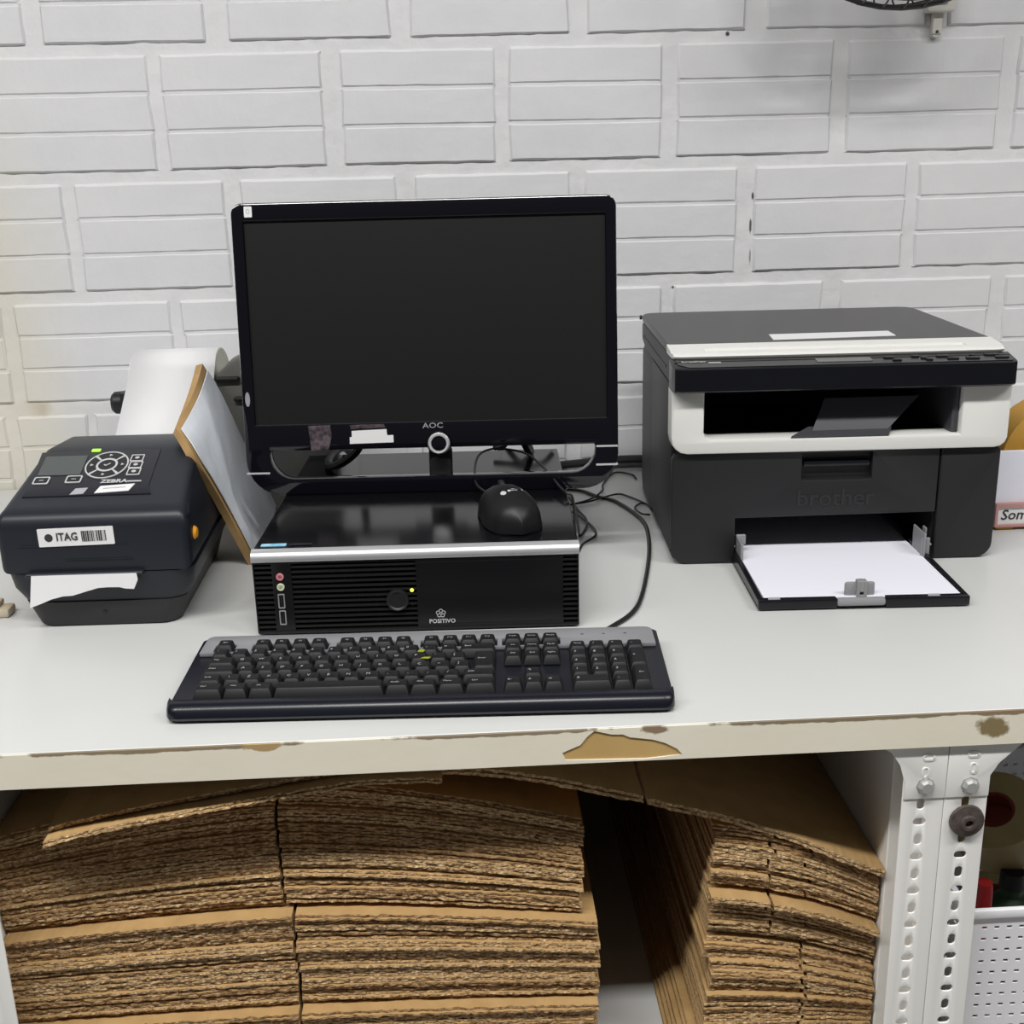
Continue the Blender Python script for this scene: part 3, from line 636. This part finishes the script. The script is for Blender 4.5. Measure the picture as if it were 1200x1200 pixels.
# scanner unit, control panel, lid
obj('scanner_body', loft([pring(-.004, .2125, .2430, HX, .003), pring(.28, .2125, .2430, HX, .003), pring(DP, .2125, .2425, HX-.003, .006)], 'print_charcoal'), pr)
pprof = lambda x, i: [(x, .012, .2115), (x, -.026+i, .2115), (x, -.0285+i, .2135), (x, -.0280+i, .2375), (x, -.0255+i, .2392), (x, .012, .2435)]
cp = obj('control_panel', loft([pprof(-.1935, .016), pprof(-.1915, .006), pprof(-.184, 0), pprof(.182, 0), pprof(.1905, .006), pprof(.1925, .016)], 'print_panel', smooth=40), pr)
tilt_a = math.atan2(.2435-.2392, .0375)
def on_panel(me, x, y): return obj('panel_key', me, cp, (x, y, .2395 + (y+.0255)*.115), (tilt_a, 0, 0))
face_ = plate([(-.176, -.0245), (.184, -.0245), (.1885, -.012), (.1885, .008), (-.187, .008), (-.187, -.012)], [], .0006, .0006, 0, 'print_paneltop', flat=True)
o = obj('panel_face', face_, cp, (0, 0, .2395 + .0255*.115), (tilt_a, 0, 0))
on_panel(plate(rr(-.031, .031, -.0075, .0065, .001), [], .0012, .001, 0, 'lcd_grey', flat=True), 0.0, -.008).name = 'display'
for kx, ky, a, d in ((.052, -.005, .010, .0032), (.058, -.015, .008, .0030), (.082, -.003, .007, .0030), (.090, -.010, .006, .0028), (.094, -.016, .006, .0028), (.112, -.005, .011, .0030), (.121, -.014, .010, .0030), (.143, -.014, .012, .0034), (.146, -.004, .005, .0025), (.168, -.003, .013, .0034), (.176, -.013, .012, .0034)):
    on_panel(plate(rr(-a*.62, a*.62, -d, d, .0014, 3), [], .0022, .002, .0004, 'btn', flat=True), kx, ky)
on_panel(plate(rr(-.007, .007, -.0016, .0016, .0006), [], .0013, .0008, 0, 'ink_grey', flat=True), -.145, -.008).name = 'panel_mark'
on_panel(text('brother', .009, 'ink_grey', .0012, 0, 0, .0001, flat=True), -.168, -.004).name = 'panel_lettering'
def lidf(x, i, g=0):                       # front trim of the lid, with a moulded groove of depth g
    L = lambda y: .2490 + (y - .012)/.048*.0045
    return [(x, .060, .2440), (x, .010+i, .2440), (x, .0085+i, .2465), (x, .012+i, .2490), (x, .0255, L(.0255)), (x, .0265, L(.0265)-g), (x, .0365, L(.0365)-g), (x, .0375, L(.0375)), (x, .060, .2535)]
obj('lid_front_trim', loft([lidf(-.1905, .010), lidf(-.1885, .003), lidf(-.180, 0), lidf(-.1505, 0), lidf(-.1495, 0, .003), lidf(.1495, 0, .003), lidf(.1505, 0), lidf(.180, 0), lidf(.1885, .003), lidf(.1905, .010)], 'print_white', smooth=30), pr)
def lidr(z, i): return [(x, y, z) for x, y in rr(-HX+i, HX-i, .0585 + (i if i > .003 else 0)*0, DP-i, (.001, .001, .020, .020), 5)]
obj('scanner_lid', loft([lidr(.2445, .001), lidr(.2510, .0), lidr(.2535, .0025)], 'print_lid', smooth=30), pr)
obj('sticker', plate([(-.062, .0725), (.0865, .0820), (.0890, .1200), (-.0585, .1150)], [], .2540, .0005, 0, 'sticker_white', flat=True), pr, label='white paper label on the lid')
obj('hinge_pin', lathe([(0, .001), (.003, .001), (.003, -.002), (0, -.002)], 12, 'black_plastic', 'x', (-HX, .335, .2485)), pr)
obj('side_rib', rbox(-HX-.0010, -HX+.002, .06, .30, .2265, .2285, .0004, 1, 'print_charcoal'), pr)
# paper tray
TX0, TX1, TF = -.1175, .1075, -.1530
tr = obj('paper_tray', rbox(TX0, TX1, TF, .06, .0015, .006, .001, 1, 'black_plastic'), pr)
for x in (TX0, TX1-.006): obj('tray_rail', rbox(x, x+.006, TF, .05, .002, .0165, .001, 1, 'print_panel', tf=lambda c: Vector((c.x, c.y, c.z - (.004 if c.y < -.1 and c.z > .01 else 0)))), tr)
for a, b in ((TX0, -.033), (.018, TX1)): obj('tray_front', rbox(a, b, TF-.004, TF+.006, .0015, .0125, .0015, 2, 'print_panel'), tr)
for x in (-.100, .070): obj('tray_mark', plate([(x-.007, TF-.0015), (x+.006, TF-.0015), (x+.007, TF+.0045), (x-.005, TF+.0045)], [], .0130, .0006, 0, 'sticker_grey', flat=True), tr)
cl = obj('paper_guide', join(rbox(-.034, .018, TF-.006, TF+.012, .004, .0120, .003, 2, 'clip_grey'), rbox(-.0235, .0090, TF+.006, TF+.012, .010, .0270, .003, 2, 'clip_grey'), rbox(-.0120, -.0085, TF+.001, TF+.010, .010, .0300, .0008, 1, 'clip_grey'), rbox(-.0045, -.0010, TF+.001, TF+.010, .010, .0300, .0008, 1, 'clip_grey'), rbox(-.0090, -.0040, TF+.001, TF+.010, .010, .0140, .0004, 1, 'clip_grey'), rbox(-.0090, -.0040, TF+.001, TF+.010, .0178, .0300, .0004, 1, 'clip_grey')), tr, label='grey rear paper guide clipped to the tray front')
g1 = obj('paper_guide', join(rbox(.1000, .1025, -.030, .010, .010, .0400, .001, 1, 'clip_grey'), rbox(.0985, .1085, -.026, -.023, .010, .0340, .001, 1, 'clip_grey'), rbox(.1010, .1130, -.020, -.004, .022, .0250, .001, 1, 'clip_grey'), rbox(.1065, .1090, -.012, -.002, .024, .0420, .001, 1, 'clip_grey')), tr)
obj('paper_guide', join(rbox(-.1125, -.1095, -.030, .008, .008, .0330, .001, 1, 'clip_grey'), rbox(-.1125, -.1010, .000, .004, .022, .0345, .001, 1, 'clip_grey')), tr)
ps = tag(obj('paper_stack', plate(rr(-.105, .105, -.148, .148, .0006, 1), [], .006, .006, 0, 'paper', flat=True), None), 'stack of blank white paper sheets lying in the printer tray', 'paper')
c_, s_ = math.cos(R(-2.6)), math.sin(R(-2.6)); lx, ly = -.0050, TF + .150
ps.location = (.4311 + lx*c_ - ly*s_, -.4615 + lx*s_ + ly*c_, T + .0062); ps.rotation_euler = (0, 0, R(-2.6))

# ================================================================ label printer
zb = thing('label_printer', 'dark blue grey desktop label printer with keypad and torn label', 'label printer', (-.388, -.575, T), -1.5)
def zr(z, hx, y0, y1, r=.02): return [(x, y, z) for x, y in rr(-hx, hx, y0, y1, r, 5)]
def taper(me):
    for v in me.vertices: v.co.x *= 1 - .95*max(0, v.co.y - .11)
    return me
obj('base', taper(loft([zr(0, .0745, .002, .245), zr(.003, .0765, -.001, .248), zr(.030, .0860, -.006, .252)], 'label_base', smooth=35)), zb)
obj('lower_body', taper(loft([zr(.0302, .0860, -.0045, .252), zr(.046, .0955, -.0085, .255), zr(.0640, .0985, -.0105, .257)], 'label_body', smooth=35)), zb)
def zcover():
    prof = [(-.012, .0655), (-.0125, .1130), (-.0110, .1235), (-.004, .1300), (.008, .1340), (.102, .1665), (.114, .1700), (.172, .1690), (.235, .150), (.256, .135), (.258, .0655)]
    bm = bmesh.new(); L = []; 
    for sx in (-1, 1):
        L.append([bm.verts.new((sx*(.1000 - max(0, z-.122)*.34 - (.004 if z < .07 else 0)*0), y, z)) for y, z in prof])
    n = len(prof)
    for k in range(n): bm.faces.new((L[0][k], L[0][(k+1) % n], L[1][(k+1) % n], L[1][k]))
    bm.faces.new(L[0][::-1]); bm.faces.new(L[1]); bmesh.ops.recalc_face_normals(bm, faces=bm.faces[:])
    ed = [e for e in bm.edges if abs(e.verts[0].co.x) > .05 and e.verts[0].co.x*e.verts[1].co.x > 0]
    bmesh.ops.bevel(bm, geom=ed, offset=.0090, segments=4, affect='EDGES', profile=.5, clamp_overlap=True)
    return from_bm(bm, m='label_body', smooth=40)
obj('cover', taper(zcover()), zb)
sa = math.atan2(.0325, .094)               # slope of the cover top
slope = lambda me, name, x=0, v=0, dz=0, par=zb, lab=None: obj(name, me, par, (x, .008 + v*math.cos(sa) - dz*math.sin(sa), .1340 + v*math.sin(sa) + dz*math.cos(sa)), (sa, 0, 0), label=lab)
slope(plate([(-.0835, .1000), (.0480, .1000), (.0500, .0300), (.0560, .0140), (-.0800, .0140), (-.0790, .0350)], [], .0010, .0012, .0003, 'label_panel', flat=True), 'control_face')
slope(plate([(-.0760, .0905), (-.0300, .0905), (-.0290, .0530), (-.0750, .0530)], [], .0016, .0008, 0, 'lcd', flat=True), 'display')
def ringbtn(pts, hole, par=zb):
    slope(plate(pts, [hole], .0020, .001, 0, 'btn_line', flat=True), 'key_outline'); slope(plate(hole, [], .0018, .001, 0, 'btn', flat=True), 'keypad_button')
for cx, v in ((-.0677, .0430), (-.0333, .0440)): ringbtn(rr(cx-.0085, cx+.0085, v-.0068, v+.0068, .002, 3), rr(cx-.0070, cx+.0070, v-.0050, v+.0050, .0015, 3)); slope(rbox(cx-.0025, cx+.0025, v-.0005, v+.0005, .0014, .0022, 0, m='btn_line'), 'key_mark')
for cx, v in ((.0262, .0824), (.0275, .0688), (.0283, .0556)): ringbtn(rr(cx-.0072, cx+.0072, v-.0066, v+.0066, .001, 3), rr(cx-.0060, cx+.0060, v-.0050, v+.0050, .001, 3)); slope(plate(ell(cx, v, .0026, .0022, 10), [], .0024, .001, 0, 'btn_line', flat=True), 'key_mark')
dcx, dcv, RX, RV = -.0042, .0700, .0232, .0262
def sector(a0, a1, r0, r1, n=10): return [(dcx + RX*r1*math.cos(R(a0+(a1-a0)*k/n)), dcv + RV*r1*math.sin(R(a0+(a1-a0)*k/n))) for k in range(n+1)] + [(dcx + RX*r0*math.cos(R(a1-(a1-a0)*k/n)), dcv + RV*r0*math.sin(R(a1-(a1-a0)*k/n))) for k in range(n+1)]
holes = [sector(a0+4, a1-4, .50, .93) for a0, a1 in ((45, 135), (135, 225), (225, 315), (315, 405))] + [ell(dcx, dcv, RX*.40, RV*.38)]
slope(plate(ell(dcx, dcv, RX, RV, 40), holes, .0021, .001, 0, 'btn_line', flat=True), 'key_outline')
for hh in holes: slope(plate(hh, [], .0019, .001, 0, 'btn', flat=True), 'keypad_button')
for a in (0, 90, 180, 270): slope(plate(ell(dcx + RX*.72*math.cos(R(a)), dcv + RV*.72*math.sin(R(a)), .0022, .0024, 3), [], .0025, .001, 0, 'btn_line', flat=True), 'key_mark')
slope(text('✓', .010, 'btn_line', .0022, dcx, dcv, .0003, flat=True), 'key_mark')
slope(rbox(-.0285, -.0185, .0975, .1030, .0010, .0024, .0006, 1, 'green_led'), 'status_light', lab='lit green status light')
slope(text('ZEBRA', .0086, 'btn_line', .0021, .0115, .0375, .0003, 1.1, flat=True), 'brand_lettering')
slope(rbox(.0255, .0405, .0365, .0385, .0010, .0018, 0, m='btn_line'), 'brand_lettering')
lab_ = slope(plate([(-.0045, .0165), (.0310, .0195), (.0350, .0325), (-.0010, .0295)], [], .0018, .0007, 0, 'sticker_white', flat=True), 'sticker', lab='white inventory label below the keypad')
slope(plate([(.003, .0235), (.026, .0255), (.0265, .0270), (.0035, .0250)], [], .0022, .0007, 0, 'ink_grey', flat=True), 'sticker_print')
slope(plate([(-.0300, .0150), (-.0160, .0160), (-.0135, .0270), (-.0265, .0262)], [], .0018, .0007, 0, 'sticker_grey', flat=True), 'sticker')
st = obj('sticker', plate(rr(-.0535, .0248, .0955, .1150, .001), [], -.0136, .0008, 0, 'sticker_white'), zb, rot=(0, R(-1), 0), label='white asset sticker with dot, letters and barcode')
obj('sticker_print', text('ITAG', .0118, 'ink', -.0142, -.0235, .1054, .0002, .85), st)
obj('sticker_print', plate(ell(-.0425, .1052, .0042, .0042, 18), [], -.0140, .0004, 0, 'ink'), st)
rb = random.Random(3); x = -.0085
while x < .0165:
    wd = rb.uniform(.0006, .0018); obj('barcode_bar', plate(rr(x, x+wd, .0998, .1112, 0, 1), [], -.0140, .0004, 0, 'ink_grey' if rb.random() < .3 else 'ink'), st); x += wd + rb.uniform(.0004, .0010)
for a in (-1, 1): obj('cover_groove', rbox(-.078 if a < 0 else .026, -.054 if a < 0 else .035, -.0130, -.0122, .0945, .0960, 0, m='label_body'), zb)
obj('cover_groove', rbox(-.03, .040, -.0131, -.0122, .0790, .0800, 0, m='label_body'), zb)
obj('release_latch', lathe([(0, .004), (.005, .0035), (.0075, .0005), (0, -.002)], 16, 'orange', 'x', (.0995, .010, .0985)), zb, label='orange release latch')
obj('base_mark', plate(ell(.0, .017, .0022, .0018, 10), [], -.0045, .001, 0, 'black_matte'), zb)
lp = []
out = [(-.0655, .0655), (.0435, .0655), (.0440, .0580), (.0390, .0480), (.0300, .0488), (.0242, .0505), (.012, .0508), (.002, .0503), (-.010, .0470), (-.0257, .0425), (-.036, .0420), (-.0483, .0390), (-.058, .0350), (-.0715, .0300), (-.0690, .0450)]
obj('label_slip', plate(out, [], -.0205, .0006, 0, 'label_paper'), zb, label='torn white label hanging from the slot')
sl = obj('label_exit', rbox(-.072, .050, -.0200, -.008, .0628, .0668, .001, 1, 'label_body'), zb)
# label roll behind it on a black spindle
rl = thing('label_roll', 'big roll of white labels on spindle feeding the label printer', 'label roll', (-.392, -.118, T))
RC, RR_ = .152, .072
obj('roll', lathe([(.020, -.057), (RR_, -.057), (RR_, .057), (.020, .057), (.020, -.057)], 48, 'label_paper', 'x', (0, 0, RC)), rl)
obj('roll_face', lathe([(.019, .0572), (RR_-.0008, .0572), (RR_-.0008, .0578), (.019, .0578), (.019, .0572)], 48, 'roll_side', 'x', (0, 0, RC)), rl)
strip = [(-.2090, .125), (-.2075, .1480), (-.11, .1860), (-.0258, .2202)] + [(-.0728*math.sin(R(a)), RC + .0728*math.cos(R(a))) for a in (15, 8, 0, -12, -25)]
strip = [(y, z) for y, z in strip]
vs = []; fs = []
for i, (y, z) in enumerate(strip):
    for x in (-.057, .057): vs.append((x + (.018 if i < 2 else .009 if i == 2 else 0), y, z))
for i in range(len(strip)-1): fs.append((2*i, 2*i+1, 2*i+3, 2*i+2))
me = new_mesh('strip', vs, fs, 'label_paper', 60); so = obj('label_web', me, rl); md = so.modifiers.new('s', 'SOLIDIFY'); md.thickness = .0006
obj('spindle', lathe([(0, -.098), (.0120, -.098), (.0155, -.094), (.0165, -.078), (.0150, -.0775), (.0120, -.0770), (.0120, .0660), (0, .0660)], 24, 'black_plastic', 'x', (0, 0, RC)), rl)
for x in (-.076, .0600):
    obj('stand_arm', plate([(-.05, .001), (.05, .001), (.018, RC+.016), (-.018, RC+.016)], [], 0, .006, .001, 'black_plastic'), rl, (x, 0, 0), (0, 0, R(90)))
obj('stand_foot', rbox(-.08, .064, -.05, .05, 0, .006, .001, m='black_plastic'), rl)
# grey cutter box between roll and monitor
gb = thing('adapter_unit', 'grey ribbed plastic unit with dark clips behind the leaning cardboard', 'device', (-.245, -.188, T))
prof = [(-.024, 0), (.07, 0), (.07, .215), (.0, .2260), (-.046, .2245), (-.066, .2150), (-.085, .1970), (-.084, .180), (-.078, .130), (-.064, .100), (-.040, .055)]
obj('case', plate(prof, [], 0, .05, .006, 'grey_plastic'), gb)
obj('clip', rbox(-.084, -.052, -.008, .006, .1905, .1965, .002, 1, 'black_matte'), gb); obj('clip', rbox(-.062, -.036, -.008, .006, .163, .169, .002, 1, 'black_matte'), gb)
for k in range(3): obj('rib', rbox(-.046+.007*k, .06, -.002, .004, .148-.02*k, .151-.02*k, .001, 1, 'grey_plastic'), gb)
obj('screw', lathe([(0, .003), (.004, .002), (.0045, 0), (0, 0)], 12, 'zinc', 'y', (-.034, -.001, .138)), gb)

# ================================================================ leaning cardboard with a white sheet
cbt = thing('cardboard_panel', 'brown cardboard panel with white paper face leaning on the label printer', 'cardboard', (-.268, -.30, T))
front = [(-.2600, -.396, .000), (-.2705, -.412, .040), (-.2800, -.432, .080), (-.2870, -.460, .118), (-.2940, -.484, .150), (-.3030, -.486, .172), (-.3205, -.466, .190)]
back = [(-.2640, -.165, .000), (-.2790, -.182, .045), (-.2925, -.200, .088), (-.3010, -.220, .128), (-.3080, -.242, .165), (-.3140, -.268, .200), (-.3205, -.300, .2330)]
fr_ = spline(front, 3); bk_ = spline(back, 3); NT = 8
grid = [[a.lerp(b, t/NT) + Vector((.004*math.sin(3*t/NT), 0, 0)) for t in range(NT+1)] for a, b in zip(fr_, bk_)]
def slab(grid, th, m, inset=0):
    n, k = len(grid), len(grid[0]); vs = []; fs = []
    nv = []
    for i in range(n):
        for j in range(k):
            du = grid[min(i+1, n-1)][j] - grid[max(i-1, 0)][j]; dv = grid[i][min(j+1, k-1)] - grid[i][max(j-1, 0)]
            nn = dv.cross(du).normalized(); nn = nn if nn.x > 0 else -nn
            nv.append(nn); vs.append(grid[i][j] + nn*inset)
    for q, v in enumerate(list(vs)): vs.append(v - nv[q]*th)
    N = n*k
    for i in range(n-1):
        for j in range(k-1):
            a, b, c, d = i*k+j, i*k+j+1, (i+1)*k+j+1, (i+1)*k+j
            fs += [(a, b, c, d), (N+d, N+c, N+b, N+a)]
    for i in range(n-1):
        fs += [(i*k, (i+1)*k, N+(i+1)*k, N+i*k), (i*k+k-1, N+i*k+k-1, N+(i+1)*k+k-1, (i+1)*k+k-1)]
    for j in range(k-1):
        fs += [(j, N+j, N+j+1, j+1), ((n-1)*k+j, (n-1)*k+j+1, N+(n-1)*k+j+1, N+(n-1)*k+j)]
    b0 = Vector((-.268, -.30, 0))
    me = new_mesh('m', [v - b0 for v in vs], fs, m)
    bm = bmesh.new(); bm.from_mesh(me); bmesh.ops.recalc_face_normals(bm, faces=bm.faces[:]); bm.to_mesh(me); bm.free(); sm(me, 40); return me
obj('board', slab(grid, .0085, 'kraft'), cbt)
g2 = [[row[0].lerp(row[-1], .03 + .94*t/NT) + Vector((.004*math.sin(3*(.03+.94*t/NT)), 0, 0))*0 for t in range(NT+1)] for row in grid[1:-1]]
g2 = [[p + Vector((.0035*math.sin(3*t/NT), 0, 0)) for t, p in enumerate(row)] for row in g2]
obj('paper_face', slab(g2, .0012, 'white_sheet', .0030), cbt, label='white paper face')

# ================================================================ things beside the printer
sg = thing('sign_holder', 'white card holder with pink framed label beside the printer', 'sign holder', (.74, -.372, T))
obj('card', rbox(-.076, .09, .000, .004, .030, .103, .0008, 1, 'paper'), sg)
obj('label_frame', plate(rr(-.072, .09, .004, .0360, .002), [rr(-.068, .086, .0080, .0300, .001)], -.006, .006, .0008, 'pink_frame'), sg)
obj('label_card', rbox(-.070, .088, -.003, .000, .006, .032, 0, m='sticker_white'), sg)
obj('lettering', text('Som', .0185, 'ink', -.0034, -.0640, .0195, .0002, 1.05, shear=.15, align='LEFT'), sg)
obj('foot', rbox(-.068, -.045, -.002, .03, 0, .0045, .0008, 1, 'yellow_kraft'), sg); obj('foot', rbox(.05, .075, -.002, .03, 0, .0045, .0008, 1, 'yellow_kraft'), sg)
tpr = thing('packing_tape_roll', 'roll of amber packing tape standing behind the card holder', 'tape', (.762, -.325, T))
obj('tape', lathe([(.045, -.024), (.080, -.024), (.080, .024), (.045, .024), (.045, -.024)], 40, 'yellow_kraft', 'y', (0, 0, .0800)), tpr)
obj('core', lathe([(.0405, -.0245), (.045, -.0245), (.045, .0245), (.0405, .0245), (.0405, -.0245)], 32, 'kraft', 'y', (0, 0, .0800)), tpr)
wo = tag(obj('wood_offcut', join(rbox(-.03, .018, -.012, .012, 0, .010, .003, 2, 'offcut'), rbox(-.03, .006, -.010, .014, .009, .016, .003, 2, 'offcut')), None, (-.522, -.531, T)), 'small chipped tan wood offcut beside the label printer', 'wood')

# ================================================================ neighbouring bay: baskets and what is in them
def perf(x0, x1, z0, z1, px=.0088, pz=.0088, hw=.0032, hh=.0020, y0=0, th=.0016, m='basket_white', stag=True, marg=.008):
    """Plate with a grid of small slots, made as a real mesh of strips and bars."""
    vs, fs = [], []
    nx = int((x1-x0-2*marg)/px); nz = int((z1-z0-2*marg)/pz)
    xs = [x0]; 
    ax = x0 + (x1-x0-(nx-1)*px)/2; az = z0 + (z1-z0-(nz-1)*pz)/2
    for i in range(nx): xs += [ax + i*px - hw/2, ax + i*px + hw/2]
    xs.append(x1); zs = [z0]
    for j in range(nz): zs += [az + j*pz - hh/2, az + j*pz + hh/2]
    zs.append(z1); W = len(xs)
    for z in zs:
        for x in xs: vs.append((x, y0, z))
    for j in range(len(zs)-1):
        for i in range(W-1):
            if i % 2 == 1 and j % 2 == 1: continue
            fs.append((j*W+i, j*W+i+1, (j+1)*W+i+1, (j+1)*W+i))
    return new_mesh('perf', vs, fs, m)
def basket(label, x0, x1, y0, y1, z0, z1, group=None, **k):
    cx, cy = (x0+x1)/2, (y0+y1)/2
    b = thing('plastic_basket', label, 'basket', (cx, cy, T + z0), 0, group)
    hw_, hd = (x1-x0)/2, (y1-y0)/2; h = z1 - z0
    for nm, wd, loc, rz in (('front_wall', hw_, (0, -hd, 0), 0), ('rear_wall', hw_, (0, hd, 0), 180), ('side_wall', hd, (-hw_, 0, 0), -90), ('side_wall', hd, (hw_, 0, 0), 90)):
        o = obj(nm, perf(-wd, wd, 0, h-.006, **k), b, loc, (0, 0, R(rz))); md = o.modifiers.new('s', 'SOLIDIFY'); md.thickness = .0018; md.offset = -1
    obj('bottom', rbox(-hw_, hw_, -hd, hd, 0, .002, 0, m='basket_white'), b)
    obj('rim', plate(rr(-hw_-.005, hw_+.005, -hd-.004, hd+.004, .006), [rr(-hw_+.002, hw_-.002, -hd+.002, hd-.002, .004)], h, .0095, .0015, 'basket_white', flat=True), b)
    return b
basket('white perforated plastic basket holding tape rolls beside the steel posts', .4680, .78, -.822, -.52, -.408, -.2290, px=.0122, pz=.0128, hw=.0052, hh=.0032)
basket('white perforated basket standing empty at the back of the neighbouring bay', .56, .86, -.46, -.20, -.408, -.075, px=.0135, pz=.0135, hw=.005, hh=.0042)
t1 = thing('masking_tape_roll', 'cream tape roll with dark red core leaning in the basket', 'tape', (.553, -.690, T-.268))
tmeshes = [('tape', lathe([(.022, -.025), (.047, -.025), (.047, .025), (.022, .025), (.022, -.025)], 40, 'tape_tan', 'z', (0, 0, 0))), ('core', lathe([(0, -.024), (.0225, -.024), (.0225, .0235), (.019, .0235), (.019, .004), (0, .004)], 28, 'tape_core', 'z', (0, 0, 0)))]
for nm, me in tmeshes: obj(nm, me, t1, (0, 0, .047), (R(18), R(-26), 0))
t2 = thing('masking_tape_roll', 'amber tape roll lying flat at the bottom of the basket', 'tape', (.60, -.63, T-.4055))
for nm, me in tmeshes: obj(nm, me.copy(), t2, (0, 0, .0255), (0, 0, 0))
rc = thing('marker_pen', 'red capped marker standing in the basket under the tape roll', 'marker', (.5000, -.780, T-.4055))
obj('barrel', lathe([(0, 0), (.008, 0), (.0085, .004), (.0085, .10), (0, .10)], 16, 'black_plastic'), rc); obj('cap', lathe([(0, .10), (.0090, .10), (.0090, .168), (.0075, .176), (0, .176)], 16, 'red_plastic'), rc)
gr = thing('glue_bottle', 'dark green bottle lying under the tape roll in the basket', 'bottle', (.555, -.73, T-.4055))
obj('bottle', lathe([(0, 0), (.026, 0), (.030, .006), (.030, .095), (.018, .118), (.011, .124), (.011, .135), (0, .135)], 24, 'dark_green'), gr); obj('cap', lathe([(0, .134), (.013, .134), (.012, .152), (0, .153)], 18, 'black_plastic'), gr)

# ================================================================ wall fan above
fan = thing('wall_fan', 'black wire guard fan on cream wall bracket above the printer', 'fan', (.690, -.002, T + .78))
obj('wall_bracket', plate(rr(-.020, .020, -.132, .06, .004), [], -.022, .022, .003, 'fan_white'), fan)
obj('bracket_tab', lathe([(0, .006), (.006, .006), (.0072, .004), (.0072, 0), (0, 0)], 18, 'fan_white', 'y', (0, -.002, -.158)), fan)
obj('tab_neck', rbox(-.0068, .0068, -.010, -.001, -.160, -.130, .001, 1, 'fan_white'), fan)
obj('tab_screw', lathe([(0, .0095), (.0022, .009), (.0025, .006), (0, .006)], 10, 'rusty', 'y', (.0, -.002, -.157)), fan)
obj('direction_mark', plate([(-.008, -.1235), (.004, -.1235), (.0085, -.1215), (.004, -.1190), (-.008, -.1190)], [], -.0226, .001, 0, 'clip_grey'), fan)
FC = Vector((-.105, -.150, .0655)); FR_ = .205
def ring(r, y, wr): return tube([(FC.x + r*math.cos(2*math.pi*k/48), FC.y + y, FC.z + r*math.sin(2*math.pi*k/48)) for k in range(49)], wr, 'fan_wire', 6, 1, False)
for r, y, wr in ((FR_, 0, .0035), (FR_*.97, -.03, .0014), (FR_*.80, -.050, .0014), (FR_*.55, -.058, .0014), (FR_*.28, -.060, .0020), (FR_*.97, .035, .0014), (FR_*.75, .05, .0014)): obj('guard_ring', ring(r, y, wr), fan)
for k in range(48):
    a = 2*math.pi*k/48; c, s = math.cos(a), math.sin(a)
    P = lambda r, y: (FC.x + r*c, FC.y + y, FC.z + r*s)
    obj('guard_wire', tube([P(FR_*.26, -.060), P(FR_*.60, -.058), P(FR_*.85, -.047), P(FR_*.985, -.022), P(FR_, 0), P(FR_*.98, .025), P(FR_*.80, .048), P(FR_*.3, .055)], .0012, 'fan_wire', 5, 2), fan)
obj('motor', lathe([(0, .0), (.045, .0), (.055, -.02), (.05, -.09), (.02, -.11), (0, -.11)], 24, 'fan_wire', 'y', tuple(FC + Vector((0, .03, 0)))), fan)
obj('arm', tube([(FC.x, FC.y + .12, FC.z), (FC.x + .03, -.03, FC.z-.01), (-.02, -.020, .02), (0, -.015, 0)], .012, 'fan_white', 10), fan)
for k in range(3):
    a = R(120*k + 20); bl_ = []
    for r, hw2 in ((.03, .018), (.09, .045), (.15, .055), (.18, .030)):
        bl_.append([(FC.x + r*math.cos(a) - t*hw2*math.sin(a), FC.y - .01 + t*hw2*.35, FC.z + r*math.sin(a) + t*hw2*math.cos(a)) for t in (-1, -.3, .4, 1)] + [(FC.x + r*math.cos(a) - t*hw2*math.sin(a), FC.y - .007 + t*hw2*.35, FC.z + r*math.sin(a) + t*hw2*math.cos(a)) for t in (1, .4, -.3, -1)])
    obj('blade', loft(bl_, 'fan_wire'), fan)
